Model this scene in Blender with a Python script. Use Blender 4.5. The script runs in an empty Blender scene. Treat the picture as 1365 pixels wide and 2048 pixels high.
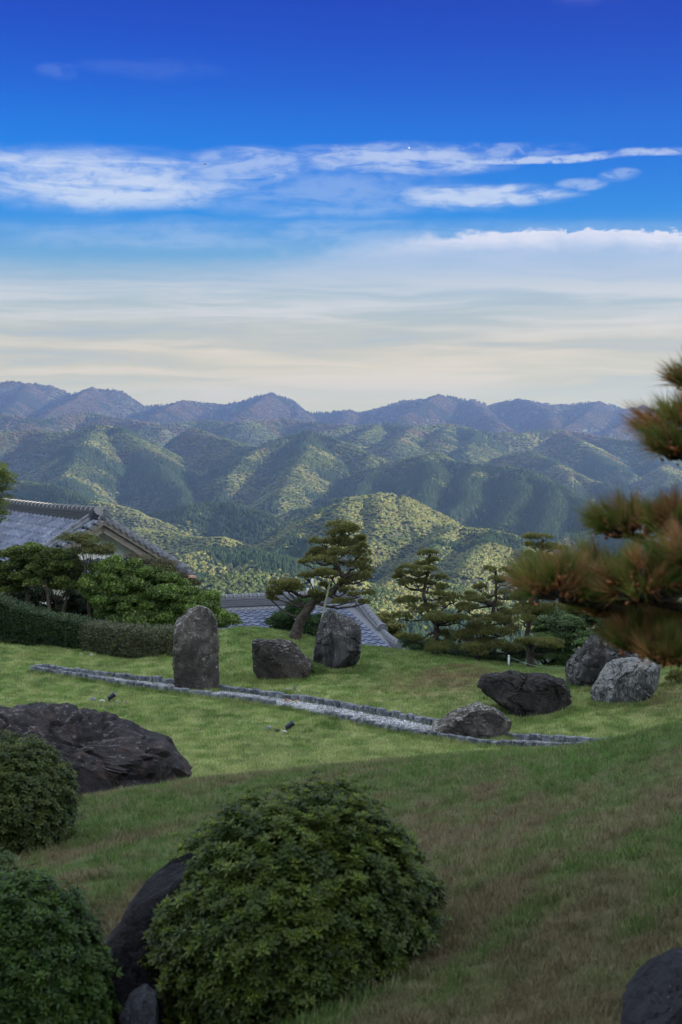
import bpy, math, random
import numpy as np
from mathutils import Vector, Matrix
random.seed(7)
RNG = np.random.default_rng(7)
SC = bpy.context.scene
COL = SC.collection
R = math.radians

# ---------------------------------------------------------------- camera
F = 50.0 / 36.0 * 2048
PITCH = math.atan((1024 - 870) / F)
cam_d = bpy.data.cameras.new('camera')
cam = bpy.data.objects.new('camera', cam_d); COL.objects.link(cam)
cam_d.sensor_fit = 'VERTICAL'; cam_d.sensor_height = 36.0; cam_d.sensor_width = 24.0
cam_d.lens = 50.0
cam_d.clip_start = 0.1; cam_d.clip_end = 90000.0
cam.location = (0, 0, 0)
cam.rotation_euler = (math.pi / 2 - PITCH, 0, 0)
cam_d.dof.use_dof = True
cam_d.dof.focus_distance = 31.0
cam_d.dof.aperture_fstop = 6.3
SC.camera = cam

# ---------------------------------------------------------------- sun, sky, exposure
SUN_EL, SUN_AZ = 12.5, 112.0        # azimuth clockwise from +Y (the viewing direction)
to_sun = Vector((math.sin(R(SUN_AZ)) * math.cos(R(SUN_EL)), math.cos(R(SUN_AZ)) * math.cos(R(SUN_EL)), math.sin(R(SUN_EL))))
sun_d = bpy.data.lights.new('sun', 'SUN'); sun_d.energy = 5.0; sun_d.angle = R(0.55); sun_d.color = (1.0, 0.86, 0.62)
sun = bpy.data.objects.new('sun', sun_d); COL.objects.link(sun)
sun.rotation_euler = to_sun.to_track_quat('Z', 'Y').to_euler()
sun.location = (60, -20, 40)
SC.view_settings.view_transform = 'Standard'
SC.view_settings.look = 'None'
SC.view_settings.exposure = 1.8
SC.view_settings.gamma = 1.0
SC.view_settings.use_curve_mapping = False
SC.render.engine = 'CYCLES'
SC.cycles.max_bounces = 5
SC.cycles.diffuse_bounces = 3
SC.cycles.volume_bounces = 0
SC.cycles.transparent_max_bounces = 4
SC.cycles.use_denoising = True


class NT:
    """small helper for node trees"""
    def __init__(self, tree):
        self.t = tree; self.n = tree.nodes; self.l = tree.links
    def new(self, typ, **kw):
        n = self.n.new(typ)
        for k, v in kw.items(): setattr(n, k, v)
        return n
    def link(self, a, b): self.l.new(a, b)
    def put(self, v, sock):
        if isinstance(v, bpy.types.NodeSocket): self.l.new(v, sock)
        else: sock.default_value = v
    def m(self, op, a, b=0.0, c=0.0, clamp=False):
        n = self.new('ShaderNodeMath', operation=op, use_clamp=clamp)
        self.put(a, n.inputs[0]); self.put(b, n.inputs[1]); self.put(c, n.inputs[2])
        return n.outputs[0]
    def mix(self, f, a, b, blend='MIX'):
        n = self.new('ShaderNodeMix', data_type='RGBA', blend_type=blend)
        self.put(f, n.inputs[0])
        self.put(a if isinstance(a, bpy.types.NodeSocket) else (*a[:3], 1), n.inputs[6])
        self.put(b if isinstance(b, bpy.types.NodeSocket) else (*b[:3], 1), n.inputs[7])
        return n.outputs[2]
    def rng(self, v, a, b, c=0.0, d=1.0, smooth=True):
        n = self.new('ShaderNodeMapRange', interpolation_type='SMOOTHSTEP' if smooth else 'LINEAR', clamp=True)
        self.put(v, n.inputs[0])
        for i, q in enumerate((a, b, c, d)): self.put(q, n.inputs[1 + i])
        return n.outputs[0]
    def noise(self, vec, scale, detail=4, rough=0.55, dist=0.0, dims='3D', lac=2.0):
        n = self.new('ShaderNodeTexNoise', noise_dimensions=dims)
        if vec is not None: self.put(vec, n.inputs['Vector'])
        n.inputs['Scale'].default_value = scale; n.inputs['Detail'].default_value = detail
        n.inputs['Roughness'].default_value = rough; n.inputs['Distortion'].default_value = dist
        return n.outputs['Fac']
    def comb(self, x, y, z=0.0):
        n = self.new('ShaderNodeCombineXYZ')
        self.put(x, n.inputs[0]); self.put(y, n.inputs[1]); self.put(z, n.inputs[2])
        return n.outputs[0]
    def ramp(self, f, stops, interp='LINEAR'):
        n = self.new('ShaderNodeValToRGB'); self.put(f, n.inputs[0])
        cr = n.color_ramp; cr.interpolation = interp
        while len(cr.elements) > 1: cr.elements.remove(cr.elements[-1])
        cr.elements[0].position = stops[0][0]; cr.elements[0].color = (*stops[0][1], 1)
        for p, c in stops[1:]:
            e = cr.elements.new(p); e.color = (*c, 1)
        return n.outputs[0]


def lin(r, g, b):
    return tuple((c / 255 / 12.92) if c / 255 <= 0.04045 else ((c / 255 + 0.055) / 1.055) ** 2.4 for c in (r, g, b))


def build_world():
    w = bpy.data.worlds.new('World'); SC.world = w; w.use_nodes = True
    t = NT(w.node_tree); t.n.clear()
    out = t.new('ShaderNodeOutputWorld'); bg = t.new('ShaderNodeBackground')
    bg.inputs[1].default_value = 0.15
    sky = t.new('ShaderNodeTexSky', sky_type='NISHITA', sun_disc=False)
    sky.sun_elevation = R(SUN_EL); sky.sun_rotation = R(SUN_AZ)
    sky.air_density = 1.2; sky.dust_density = 0.6; sky.ozone_density = 2.0
    tc = t.new('ShaderNodeTexCoord'); sp = t.new('ShaderNodeSeparateXYZ'); t.link(tc.outputs['Generated'], sp.inputs[0])
    x, y, z = sp.outputs
    az = t.m('ARCTAN2', x, y)                       # radians, 0 = ahead, + right
    el = t.m('ARCSINE', z)
    E = lambda py: (870 - py) / F                   # elevation angle of a picture height
    A = lambda px: (px - 682.5) / F
    # clear-sky colour by elevation (graded strong polarised blue)
    g = [(0.0, (218, 209, 152)), (E(800), (218, 209, 152)), (E(700), (208, 202, 174)), (E(600), (174, 193, 194)), (E(520), (112, 170, 212)),
         (E(440), (30, 142, 226)), (E(340), (0, 128, 228)), (E(280), (0, 118, 224)), (E(200), (0, 96, 212)), (E(110), (0, 76, 200)), (E(0), (0, 58, 184)), (0.45, (0, 58, 165)), (0.8, (20, 80, 170))]
    base = t.ramp(el, [(max(p, 0), lin(*c)) for p, c in g])
    # darker to the right (further from the pale side), paler left
    side = t.rng(az, -0.24, 0.24, 0.0, 1.0, smooth=False)
    base = t.mix(t.m('MULTIPLY', t.m('MULTIPLY', side, 0.55), t.rng(el, E(520), E(300))), base, t.mix(1.0, base, (0.25, 0.55, 0.80), 'MULTIPLY'))
    # cloud layers
    warp = t.m('MULTIPLY', t.m('SUBTRACT', t.noise(t.comb(t.m('MULTIPLY', az, 7.0), t.m('MULTIPLY', el, 30.0)), 1.0, 3), 0.5), 0.018)
    elw = t.m('ADD', el, warp)
    n1 = t.noise(t.comb(t.m('MULTIPLY', az, 9.0), t.m('MULTIPLY', elw, 62.0)), 1.0, 7, 0.6, 0.6)
    n2 = t.noise(t.comb(t.m('MULTIPLY', az, 26.0), t.m('MULTIPLY', elw, 120.0), 3.0), 1.0, 6, 0.6, 0.5)
    nf = t.noise(t.comb(t.m('MULTIPLY', az, 60.0), t.m('MULTIPLY', el, 130.0), 8.0), 1.0, 5, 0.6, 0.4)
    # big bank: upper edge rises to the right, crisp there, soft at left
    edge_n = t.m('MULTIPLY', t.m('SUBTRACT', nf, 0.5), 0.016)
    top = t.rng(az, A(200), A(950), E(520), E(470))
    top = t.m('SUBTRACT', top, t.m('MULTIPLY', t.rng(az, A(1180), A(1400)), 0.0035))
    top = t.m('ADD', top, edge_n)
    soft = t.rng(az, A(500), A(1050), 0.022, 0.0022)
    bank = t.rng(t.m('DIVIDE', t.m('SUBTRACT', top, el), soft), 0.0, 1.0)
    bank_lo = t.rng(el, E(680), E(520), 0.0, 1.0)
    bank_a = t.m('MULTIPLY', t.m('MULTIPLY', bank, bank_lo), t.m('ADD', t.m('MULTIPLY', n1, 0.9), t.rng(az, A(300), A(1100), 0.0, 0.45)), clamp=True)
    def blob(px, py, rx, ry, amp, nz, lo, hi):
        dx = t.m('DIVIDE', t.m('SUBTRACT', az, A(px)), rx / F); dy = t.m('DIVIDE', t.m('SUBTRACT', elw, E(py)), ry / F)
        d = t.m('ADD', t.m('MULTIPLY', dx, dx), t.m('MULTIPLY', dy, dy))
        m = t.m('SUBTRACT', 1.0, d, clamp=True)
        m = t.m('MULTIPLY', m, t.rng(nz, 0.25, 0.70, 0.24, 1.22)); m = t.m('MULTIPLY', m, t.rng(nf, 0.25, 0.6, 0.55, 1.1))
        return t.m('MULTIPLY', t.rng(m, 0.0, 1.0), amp)
    cl = [blob(190, 380, 400, 75, 0.92, n1, 0.0, 1.0), blob(500, 350, 170, 45, 0.55, n2, 0.05, 1.0), blob(800, 335, 260, 40, 0.72, n2, 0.05, 0.9),
          blob(860, 318, 330, 22, 0.40, nf, 0.1, 0.9), blob(960, 405, 220, 32, 0.85, n2, 0.1, 0.9), blob(640, 400, 380, 60, 0.30, n1, 0.0, 1.0),
          blob(1110, 332, 330, 9, 0.75, nf, 0.15, 0.7), blob(1155, 385, 60, 16, 0.42, nf, 0.3, 0.9), blob(1228, 370, 48, 15, 0.34, nf, 0.3, 0.9),
          blob(300, 172, 190, 24, 0.045, n2, 0.1, 0.9), blob(130, 188, 50, 22, 0.08, nf, 0.2, 0.9), blob(640, 5, 60, 14, 0.07, n2, 0.1, 0.9), blob(1170, 45, 90, 20, 0.05, n2, 0.1, 0.9),
          blob(700, 480, 900, 40, 0.28, n1, 0.1, 1.0)]
    a = cl[0]
    for c in cl[1:]: a = t.m('MAXIMUM', a, c)
    col = t.mix(t.m('MULTIPLY', a, 0.85), base, lin(220, 230, 243))
    # bank shading: bright top fringe on the right, lilac grey underneath
    fringe = t.rng(t.m('SUBTRACT', top, el), 0.001, 0.018, 1.0, 0.0)
    fringe = t.m('MULTIPLY', fringe, t.rng(az, A(650), A(1000)))
    bcol = t.mix(fringe, t.mix(t.rng(el, E(640), E(500)), lin(196, 204, 210), lin(188, 203, 226)), lin(238, 236, 244))
    col = t.mix(t.m('MULTIPLY', bank_a, 0.9), col, bcol)
    # thin warm streaks near the horizon
    s1 = t.noise(t.comb(t.m('MULTIPLY', az, 5.0), t.m('MULTIPLY', elw, 85.0), 1.5), 1.0, 6, 0.55, 0.5)
    sa = t.m('MULTIPLY', t.rng(s1, 0.42, 0.66), t.m('MULTIPLY', t.rng(el, E(850), E(740)), t.rng(el, E(520), E(620))))
    col = t.mix(t.m('MULTIPLY', sa, 0.85), col, t.mix(t.rng(el, E(740), E(600)), lin(240, 222, 184), lin(220, 220, 218)))
    sb = t.m('MULTIPLY', t.rng(s1, 0.5, 0.25), t.m('MULTIPLY', t.rng(el, E(820), E(740)), t.rng(el, E(520), E(620))))
    col = t.mix(t.m('MULTIPLY', sb, 0.55), col, lin(160, 182, 196))
    # overhead and behind: the same blue going over into the plain daylight sky with some thin cloud
    vis = 2.0 ** (-SC.view_settings.exposure) / bg.inputs[1].default_value
    sc = t.new('ShaderNodeVectorMath', operation='SCALE'); t.link(col, sc.inputs[0]); sc.inputs['Scale'].default_value = vis
    front = t.m('MULTIPLY', t.rng(t.m('ABSOLUTE', az), 0.38, 1.1, 1.0, 0.0), t.rng(el, 0.33, 0.70, 1.0, 0.0))
    n4 = t.noise(t.comb(t.m('DIVIDE', x, t.m('ADD', z, 0.25)), t.m('DIVIDE', y, t.m('ADD', z, 0.25))), 1.3, 5, 0.6, 0.4)
    over = t.mix(t.m('MULTIPLY', t.rng(n4, 0.35, 0.65), 0.6), sky.outputs[0], (7.6, 7.4, 7.0))
    fin = t.mix(front, over, sc.outputs[0])
    fin = t.mix(t.rng(el, -0.03, 0.0), (0.6, 0.7, 0.7), fin)
    t.link(fin, bg.inputs[0]); t.link(bg.outputs[0], out.inputs[0])
build_world()


# ---------------------------------------------------------------- helpers
def P(px, py, D):
    """world point seen at a photograph pixel, at depth D in front of the camera"""
    xc = (px - 682.5) / F; yc = -(py - 1024) / F
    cp, sn = math.cos(PITCH), math.sin(PITCH)
    d = Vector((xc, cp + yc * sn, -sn + yc * cp))
    return d * (D / d.y)

def tag(o, label=None, cat=None, group=None, kind=None):
    if label: o['label'] = label
    if cat: o['category'] = cat
    if group: o['group'] = group
    if kind: o['kind'] = kind
    return o

def empty(name, loc=(0, 0, 0), rz=0.0):
    o = bpy.data.objects.new(name, None); COL.objects.link(o)
    o.location = loc; o.rotation_euler = (0, 0, rz); o.empty_display_size = 0.2
    return o

def obj(name, me, mat=None, parent=None, loc=None, smooth=None):
    o = bpy.data.objects.new(name, me)
    COL.objects.link(o)
    if mat is not None and not me.materials: me.materials.append(mat)
    if parent is not None: o.parent = parent
    if loc is not None: o.location = loc
    if smooth is not None: me.shade_smooth() if smooth else me.shade_flat()
    return o

def mesh_np(name, V, Fc, smooth=False, col=None):
    """V (n,3); Fc (m,k) one face size"""
    me = bpy.data.meshes.new(name)
    V = np.asarray(V, dtype=np.float32); Fc = np.asarray(Fc, dtype=np.int32)
    k = Fc.shape[1]
    me.vertices.add(len(V)); me.vertices.foreach_set('co', V.ravel())
    me.loops.add(Fc.size); me.loops.foreach_set('vertex_index', Fc.ravel())
    me.polygons.add(len(Fc)); me.polygons.foreach_set('loop_start', np.arange(0, Fc.size, k, dtype=np.int32))
    if smooth: me.polygons.foreach_set('use_smooth', np.ones(len(Fc), dtype=bool))
    if col is not None:
        a = me.attributes.new('tint', 'FLOAT_COLOR', 'POINT')
        c = np.ones((len(V), 4), dtype=np.float32); c[:, :col.shape[1]] = col
        a.data.foreach_set('color', c.ravel())
    me.update(calc_edges=True); me.validate()
    return me

class MB:
    """collects polygons of mixed size"""
    def __init__(self): self.v = []; self.f = []
    def add(self, vs, fs):
        b = len(self.v); self.v += [tuple(q) for q in vs]; self.f += [tuple(b + i for i in f) for f in fs]; return self
    def box(self, c, s, M=None):
        cx, cy, cz = c; a, b, d = s[0] / 2, s[1] / 2, s[2] / 2
        vs = [Vector((cx + i * a, cy + j * b, cz + k * d)) for i in (-1, 1) for j in (-1, 1) for k in (-1, 1)]
        if M is not None: vs = [M @ q for q in vs]
        return self.add(vs, [(0, 1, 3, 2), (4, 6, 7, 5), (0, 4, 5, 1), (2, 3, 7, 6), (0, 2, 6, 4), (1, 5, 7, 3)])
    def tube(self, pts, rad, seg=8, cap=True):
        pts = [Vector(p) for p in pts]; n = len(pts)
        rad = rad if isinstance(rad, (list, tuple)) else [rad] * n
        vs = []; fs = []; up = Vector((0.13, 0.31, 0.94)).normalized()
        for i, p in enumerate(pts):
            d = (pts[min(i + 1, n - 1)] - pts[max(i - 1, 0)]).normalized()
            if abs(d.dot(up)) > 0.98: up = Vector((1, 0, 0))
            s = d.cross(up).normalized(); u = s.cross(d).normalized(); up = u
            for k in range(seg):
                a = 2 * math.pi * k / seg
                vs.append(p + (s * math.cos(a) + u * math.sin(a)) * rad[i])
        for i in range(n - 1):
            for k in range(seg):
                k2 = (k + 1) % seg
                fs.append((i * seg + k, i * seg + k2, (i + 1) * seg + k2, (i + 1) * seg + k))
        if cap:
            fs.append(tuple(range(seg))[::-1]); fs.append(tuple((n - 1) * seg + k for k in range(seg)))
        return self.add(vs, fs)
    def mesh(self, name, smooth=False):
        me = bpy.data.meshes.new(name); me.from_pydata(self.v, [], self.f); me.validate(); me.update()
        if smooth: me.shade_smooth()
        return me
    def build(self, name, mat, parent=None, smooth=False, loc=None):
        return obj(name, self.mesh(name, smooth), mat, parent, loc)


# value / gradient noise in numpy
_PERM = np.random.default_rng(3).integers(0, 2 ** 31, 4096)
def _h(ix, iy, iz, s):
    return _PERM[(ix * 73856093 ^ iy * 19349663 ^ iz * 83492791 ^ s * 2654435) & 4095]
def vnoise(x, y, z=None, s=0):
    """smooth noise in -1..1"""
    x = np.asarray(x, float); y = np.asarray(y, float)
    ix = np.floor(x).astype(np.int64); iy = np.floor(y).astype(np.int64)
    fx = x - ix; fy = y - iy
    ux = fx * fx * fx * (fx * (fx * 6 - 15) + 10); uy = fy * fy * fy * (fy * (fy * 6 - 15) + 10)
    if z is None:
        def g(a, b):
            an = (_h(ix + a, iy + b, 0, s) & 1023) * (2 * np.pi / 1024)
            return np.cos(an) * (fx - a) + np.sin(an) * (fy - b)
        n0 = g(0, 0) * (1 - ux) + g(1, 0) * ux; n1 = g(0, 1) * (1 - ux) + g(1, 1) * ux
        return (n0 * (1 - uy) + n1 * uy) * 1.5
    z = np.asarray(z, float); iz = np.floor(z).astype(np.int64); fz = z - iz
    uz = fz * fz * (3 - 2 * fz)
    def g3(a, b, c):
        hh = _h(ix + a, iy + b, iz + c, s); t = (hh & 1023) * (2 * np.pi / 1024); q = ((hh >> 10) & 1023) / 511.5 - 1
        r = np.sqrt(np.maximum(1 - q * q, 0))
        return r * np.cos(t) * (fx - a) + r * np.sin(t) * (fy - b) + q * (fz - c)
    o = []
    for c in (0, 1):
        n0 = g3(0, 0, c) * (1 - ux) + g3(1, 0, c) * ux; n1 = g3(0, 1, c) * (1 - ux) + g3(1, 1, c) * ux
        o.append(n0 * (1 - uy) + n1 * uy)
    return (o[0] * (1 - uz) + o[1] * uz) * 1.5
def fbm(x, y, z=None, octv=5, s=0, gain=0.5, ridged=False):
    a = 1.0; t = 0.0; nrm = 0.0
    for i in range(octv):
        n = vnoise(x, y, z, s + i * 17)
        if ridged: n = 1 - 2 * np.abs(n)
        t = t + n * a; nrm += a; a *= gain
        x = x * 2.03; y = y * 2.03
        if z is not None: z = z * 2.03
    return t / nrm


# materials
def mat(name, build):
    m = bpy.data.materials.new(name); m.use_nodes = True
    t = NT(m.node_tree); t.n.clear()
    out = t.new('ShaderNodeOutputMaterial'); b = t.new('ShaderNodeBsdfPrincipled')
    t.link(b.outputs[0], out.inputs[0]); b.inputs['Roughness'].default_value = 0.8
    b.inputs['Specular IOR Level'].default_value = 0.3
    build(t, b, out)
    return m
def geo_pos(t):
    return t.new('ShaderNodeNewGeometry').outputs['Position']
def objco(t):
    return t.new('ShaderNodeTexCoord').outputs['Object']
def bump(t, b, h, dist, strength=1.0):
    n = t.new('ShaderNodeBump'); n.inputs['Distance'].default_value = dist; n.inputs['Strength'].default_value = strength
    t.link(h, n.inputs['Height']); t.link(n.outputs[0], b.inputs['Normal'])
def attr(t, name, typ='GEOMETRY', out='Color'):
    n = t.new('ShaderNodeAttribute', attribute_type=typ, attribute_name=name); return n.outputs[out]

def leaf_shader(t, b, out, col, trans=0.3):
    t.put(col, b.inputs['Base Color'])
    tr = t.new('ShaderNodeBsdfTranslucent'); t.put(col, tr.inputs[0])
    mx = t.new('ShaderNodeMixShader'); mx.inputs[0].default_value = trans
    t.link(b.outputs[0], mx.inputs[1]); t.link(tr.outputs[0], mx.inputs[2]); t.link(mx.outputs[0], out.inputs[0])

def scatter(name, pts, scale, rot, tint, sources, idx, material=None, parent=None):
    """one object that draws many small copies through geometry nodes"""
    n = len(pts)
    me = bpy.data.meshes.new(name)
    me.vertices.add(n); me.vertices.foreach_set('co', np.asarray(pts, np.float32).ravel())
    a = me.attributes.new('sca', 'FLOAT_VECTOR', 'POINT'); a.data.foreach_set('vector', np.asarray(scale, np.float32).ravel())
    a = me.attributes.new('rot', 'FLOAT_VECTOR', 'POINT'); a.data.foreach_set('vector', np.asarray(rot, np.float32).ravel())
    c = np.ones((n, 4), np.float32); c[:, :3] = tint
    a = me.attributes.new('tint', 'FLOAT_COLOR', 'POINT'); a.data.foreach_set('color', c.ravel())
    a = me.attributes.new('pick', 'INT', 'POINT'); a.data.foreach_set('value', np.asarray(idx, np.int32))
    o = obj(name, me, None, parent)
    g = bpy.data.node_groups.new(name + '_nodes', 'GeometryNodeTree')
    g.interface.new_socket('Geometry', in_out='INPUT', socket_type='NodeSocketGeometry')
    g.interface.new_socket('Geometry', in_out='OUTPUT', socket_type='NodeSocketGeometry')
    t = NT(g)
    gi = t.new('NodeGroupInput'); go = t.new('NodeGroupOutput')
    m2p = t.new('GeometryNodeMeshToPoints'); iop = t.new('GeometryNodeInstanceOnPoints')
    t.link(gi.outputs[0], m2p.inputs[0]); t.link(m2p.outputs[0], iop.inputs['Points'])
    jn = t.new('GeometryNodeJoinGeometry')
    for s in reversed(sources):
        oi = t.new('GeometryNodeObjectInfo'); oi.inputs[0].default_value = s; oi.inputs['As Instance'].default_value = True
        t.link(oi.outputs['Geometry'], jn.inputs[0])
    t.link(jn.outputs[0], iop.inputs['Instance'])
    iop.inputs['Pick Instance'].default_value = True
    def na(nm, typ):
        q = t.new('GeometryNodeInputNamedAttribute', data_type=typ); q.inputs[0].default_value = nm; return q.outputs[0]
    t.link(na('pick', 'INT'), iop.inputs['Instance Index'])
    e2r = t.new('FunctionNodeEulerToRotation'); t.link(na('rot', 'FLOAT_VECTOR'), e2r.inputs[0])
    t.link(e2r.outputs[0], iop.inputs['Rotation'])
    t.link(na('sca', 'FLOAT_VECTOR'), iop.inputs['Scale'])
    t.link(iop.outputs[0], go.inputs[0])
    md = o.modifiers.new('scatter', 'NODES'); md.node_group = g
    return o
def source(name, me, m):
    """mesh datablock used only by scatter(): an object that is never linked to the scene"""
    if not me.materials: me.materials.append(m)
    return bpy.data.objects.new(name, me)
# ---------------------------------------------------------------- far terrain: ridges as skeletons of points (picture x, picture y, depth)
RIDGES = {
 'far': (0.80, [
  [(-500,770,8200),(-200,785,8200),(0,764,8000),(20,760,8000),(60,766,8000),(100,770,8000),(145,786,8000),(185,774,8000),(205,778,8000),(235,778,8000),(252,790,8000),(270,812,8000),(300,810,8000),(330,808,8000),(370,800,8000),(400,803,8000),(450,808,8000),(500,797,8000),(520,789,8000),(545,786,8000),(570,794,8000),(588,808,8000),(606,825,8000),(660,824,8000),(690,819,8000),(722,824,8000),(760,814,8000),(800,800,8000),(850,796,8000),(880,788,8000),(915,796,8000),(940,801,8000),(950,798,8000),(975,808,8000),(1010,800,8000),(1035,796,8000),(1060,800,8000),(1080,803,8000),(1130,809,8000),(1165,804,8000),(1200,802,8000),(1230,809,8000),(1250,817,8000),(1285,810,8000),(1310,822,8000),(1365,852,8000),(1600,850,8000),(2000,830,8000)],
  [(185,774,8000),(150,800,7300),(100,825,6700)],[(60,766,8000),(40,800,7300),(10,825,6800)],[(370,800,8000),(340,815,7300),(300,835,6700)],
  [(545,786,8000),(520,805,7500),(480,828,6900)],[(588,808,8000),(600,828,7600)],[(700,820,8000),(690,838,7200)],
  [(880,788,8000),(850,812,7300),(800,838,6700)],[(945,799,8000),(965,822,7300),(1000,848,6600)],[(1035,796,8000),(1095,818,7400),(1110,850,6700)],
  [(1200,802,8000),(1175,828,7300),(1130,858,6600)],[(1250,817,8000),(1260,845,7200),(1220,864,6600)]]),
 'back': (0.62, [
  [(-300,835,5700),(-100,838,5600),(0,828,5600),(90,840,5500),(180,824,5700),(240,836,5500),(330,852,5300)],
  [(300,850,5600),(400,840,5700),(480,846,5500),(560,838,5800),(640,848,5600),(700,850,5500)],
  [(640,864,5000),(700,852,5200),(760,846,5200),(830,852,5000),(900,848,5200),(960,862,4900),(1040,864,5000),(1120,860,5200),(1200,872,5000),(1300,888,4800),(1420,880,4800),(1700,870,5000)],
  [(830,852,5000),(800,884,4500)],[(900,848,5200),(880,878,4600)],[(960,862,4900),(935,892,4500),(930,910,4300)],
  [(1120,860,5200),(1180,892,4600),(1230,932,4200)],[(760,846,5200),(725,874,4700)],[(1300,888,4800),(1330,930,4300),(1340,970,3900)]]),
 'mid': (0.66, [
  [(-400,870,4400),(-150,850,4300),(0,858,4300),(70,852,4300),(110,862,4200),(200,845,4200),(250,855,4100),(278,876,4000),(320,925,3700),(350,965,3450),(368,1005,3200)],
  [(200,845,4200),(165,890,3800),(140,940,3500),(165,985,3250)],
  [(390,852,4400),(450,872,4200),(505,890,4000)],
  [(440,995,3250),(465,950,3450),(505,900,3750),(550,876,3900),(610,860,4000),(680,875,3900),(740,902,3800),(790,930,3600)],
  [(610,860,4000),(620,905,3600),(590,950,3350),(545,1000,3050)],[(740,902,3800),(750,940,3500),(705,995,3100)],
  [(800,915,3700),(840,908,3600),(872,898,3600),(905,918,3450),(950,928,3350),(1010,928,3300),(1060,938,3200),(1110,962,3000),(1150,988,2850),(1180,1012,2700),(1210,1042,2500)],
  [(872,898,3600),(865,950,3200),(845,1000,2900)],[(950,928,3350),(935,985,2950),(900,1035,2700)],[(1060,938,3200),(1040,995,2850),(1010,1045,2600)],[(1110,962,3000),(1100,1010,2700),(1085,1060,2450)],
  [(1010,906,4200),(1055,896,4200),(1095,914,4100),(1140,937,3900),(1210,962,3700),(1280,988,3500),(1330,1012,3300)],[(1140,937,3900),(1150,970,3600)],
  [(1365,960,3600),(1500,940,3700),(1800,930,3700)]]),
 'near': (0.60, [
  [(-300,940,3100),(-50,952,2900),(50,957,2800),(110,967,2700),(180,987,2600),(240,1007,2500),(290,1022,2450)],
  [(300,1024,2700),(340,1011,2650),(400,1000,2600),(460,998,2600),(500,1008,2550),(530,1024,2500)],
  [(550,1024,2750),(600,1012,2750),(650,1008,2750)],
  [(510,1130,1650),(560,1095,1750),(620,1045,1900),(665,1008,2020),(705,986,2080),(755,977,2100),(800,986,2090),(845,1020,2050),(875,1048,2000)],
  [(755,977,2100),(775,1020,1920),(745,1075,1750),(700,1120,1600)],[(705,986,2080),(690,1040,1850),(640,1090,1700)],
  [(800,986,2090),(830,1040,1880)],
  [(835,1035,2000),(900,1042,1900),(960,1048,1850),(1010,1058,1800),(1050,1075,1750),(1085,1105,1650)],
  [(900,1042,1900),(865,1085,1700),(820,1135,1500)],[(985,1052,1830),(960,1100,1600),(930,1130,1500)],
  [(1120,1062,2250),(1200,1052,2300),(1300,1062,2200),(1500,1050,2200)],
  [(1060,1130,1500),(1150,1110,1500),(1300,1120,1500)]]),
 'low': (0.34, [
  [(210,1045,2200),(300,1050,2100),(380,1064,2000),(450,1068,1900)],
  [(320,1112,1500),(420,1090,1600),(500,1094,1600),(560,1104,1550)],
  [(100,1060,1900),(200,1090,1700),(300,1120,1450)],
  [(300,1170,1150),(400,1145,1200),(470,1135,1250),(560,1130,1300),(640,1132,1250)],
  [(560,1205,1000),(640,1200,1000),(720,1175,1100),(800,1150,1250),(860,1145,1300)],
  [(720,1250,920),(800,1235,950),(900,1210,1000)]]),
}
CANOPY = 8.0
def far_segments():
    segs = []
    for key, (slope, lines) in RIDGES.items():
        for ln in lines:
            pts = [P(*q) for q in ln]
            for a, b in zip(pts[:-1], pts[1:]):
                c = CANOPY if a.y < 5000 else 4.0
                segs.append((a.x, a.y, a.z - c, b.x, b.y, b.z - c, slope))
    return np.array(segs)
SEGS = far_segments()
def far_height(X, Y):
    X = np.asarray(X, float); Y = np.asarray(Y, float)
    shp = X.shape; X = X.ravel(); Y = Y.ravel()
    Rr = np.hypot(X, Y)
    wamp = np.interp(Rr, [0, 750, 3000, 5500, 6500], [0.25, 0.25, 1.0, 1.0, 0.3])
    wx = X + 26 * wamp * fbm(X / 260, Y / 260, octv=3, s=5); wy = Y + 70 * wamp * fbm(X / 300, Y / 300, octv=3, s=55)
    base = np.interp(Rr, [0, 60, 120, 300, 600, 900, 1300, 3000, 5000, 9000, 60000], [-10, -14, -30, -85, -150, -185, -215, -240, -230, -190, -190])
    best = np.full(X.shape, -1e9); dist = np.full(X.shape, 1e9)
    for (ax, ay, az_, bx, by, bz, sl) in SEGS:
        dx, dy = bx - ax, by - ay; L2 = dx * dx + dy * dy
        t = np.clip(((wx - ax) * dx + (wy - ay) * dy) / L2, 0, 1)
        d = np.hypot(wx - ax - t * dx, wy - ay - t * dy)
        h = az_ + (bz - az_) * t - sl * (np.sqrt(d * d + 120) - 10.9)
        k = h > best
        best = np.where(k, h, best); dist = np.where(k, d, dist)
    gs = np.interp(Rr, [1500, 3000, 6000], [190, 400, 560]); ua = fbm(X / 1500, Y / 1500, octv=2, s=15) * 2.2; gul = fbm((X * np.cos(ua) + Y * np.sin(ua)) / gs, (Y * np.cos(ua) - X * np.sin(ua)) / gs * 0.8, octv=3, s=9, ridged=True, gain=0.5); gul = np.where(gul > 0, gul * (1 - 0.3 * gul), gul)
    # spurs and gullies: steep ribs running down the flanks
    amp = np.clip(dist / 150, 0, 1) * np.interp(Rr, [1000, 1800, 2600, 5000, 6000], [8, 12, 19, 26, 42])
    best = best + amp * (gul - 0.15) + np.clip(dist / 250, 0, 1) * np.interp(Rr, [1200, 3000, 6000], [10, 46, 60]) * fbm(X / 800 + 3, Y / 800, octv=2, s=19)
    k = 12.0
    m = np.maximum(best, base); H = m + k * np.log(np.exp((best - m) / k) + np.exp((base + 6 * fbm(X / 130, Y / 130, octv=3, s=31) - m) / k)) - k * 0.12
    H = H + np.clip(Rr / 2000, 0, 1) * 4.0 * fbm(X / 60, Y / 60, octv=3, s=71)
    # far beyond the skyline: falls away behind the last range
    return H.reshape(shp)

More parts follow.
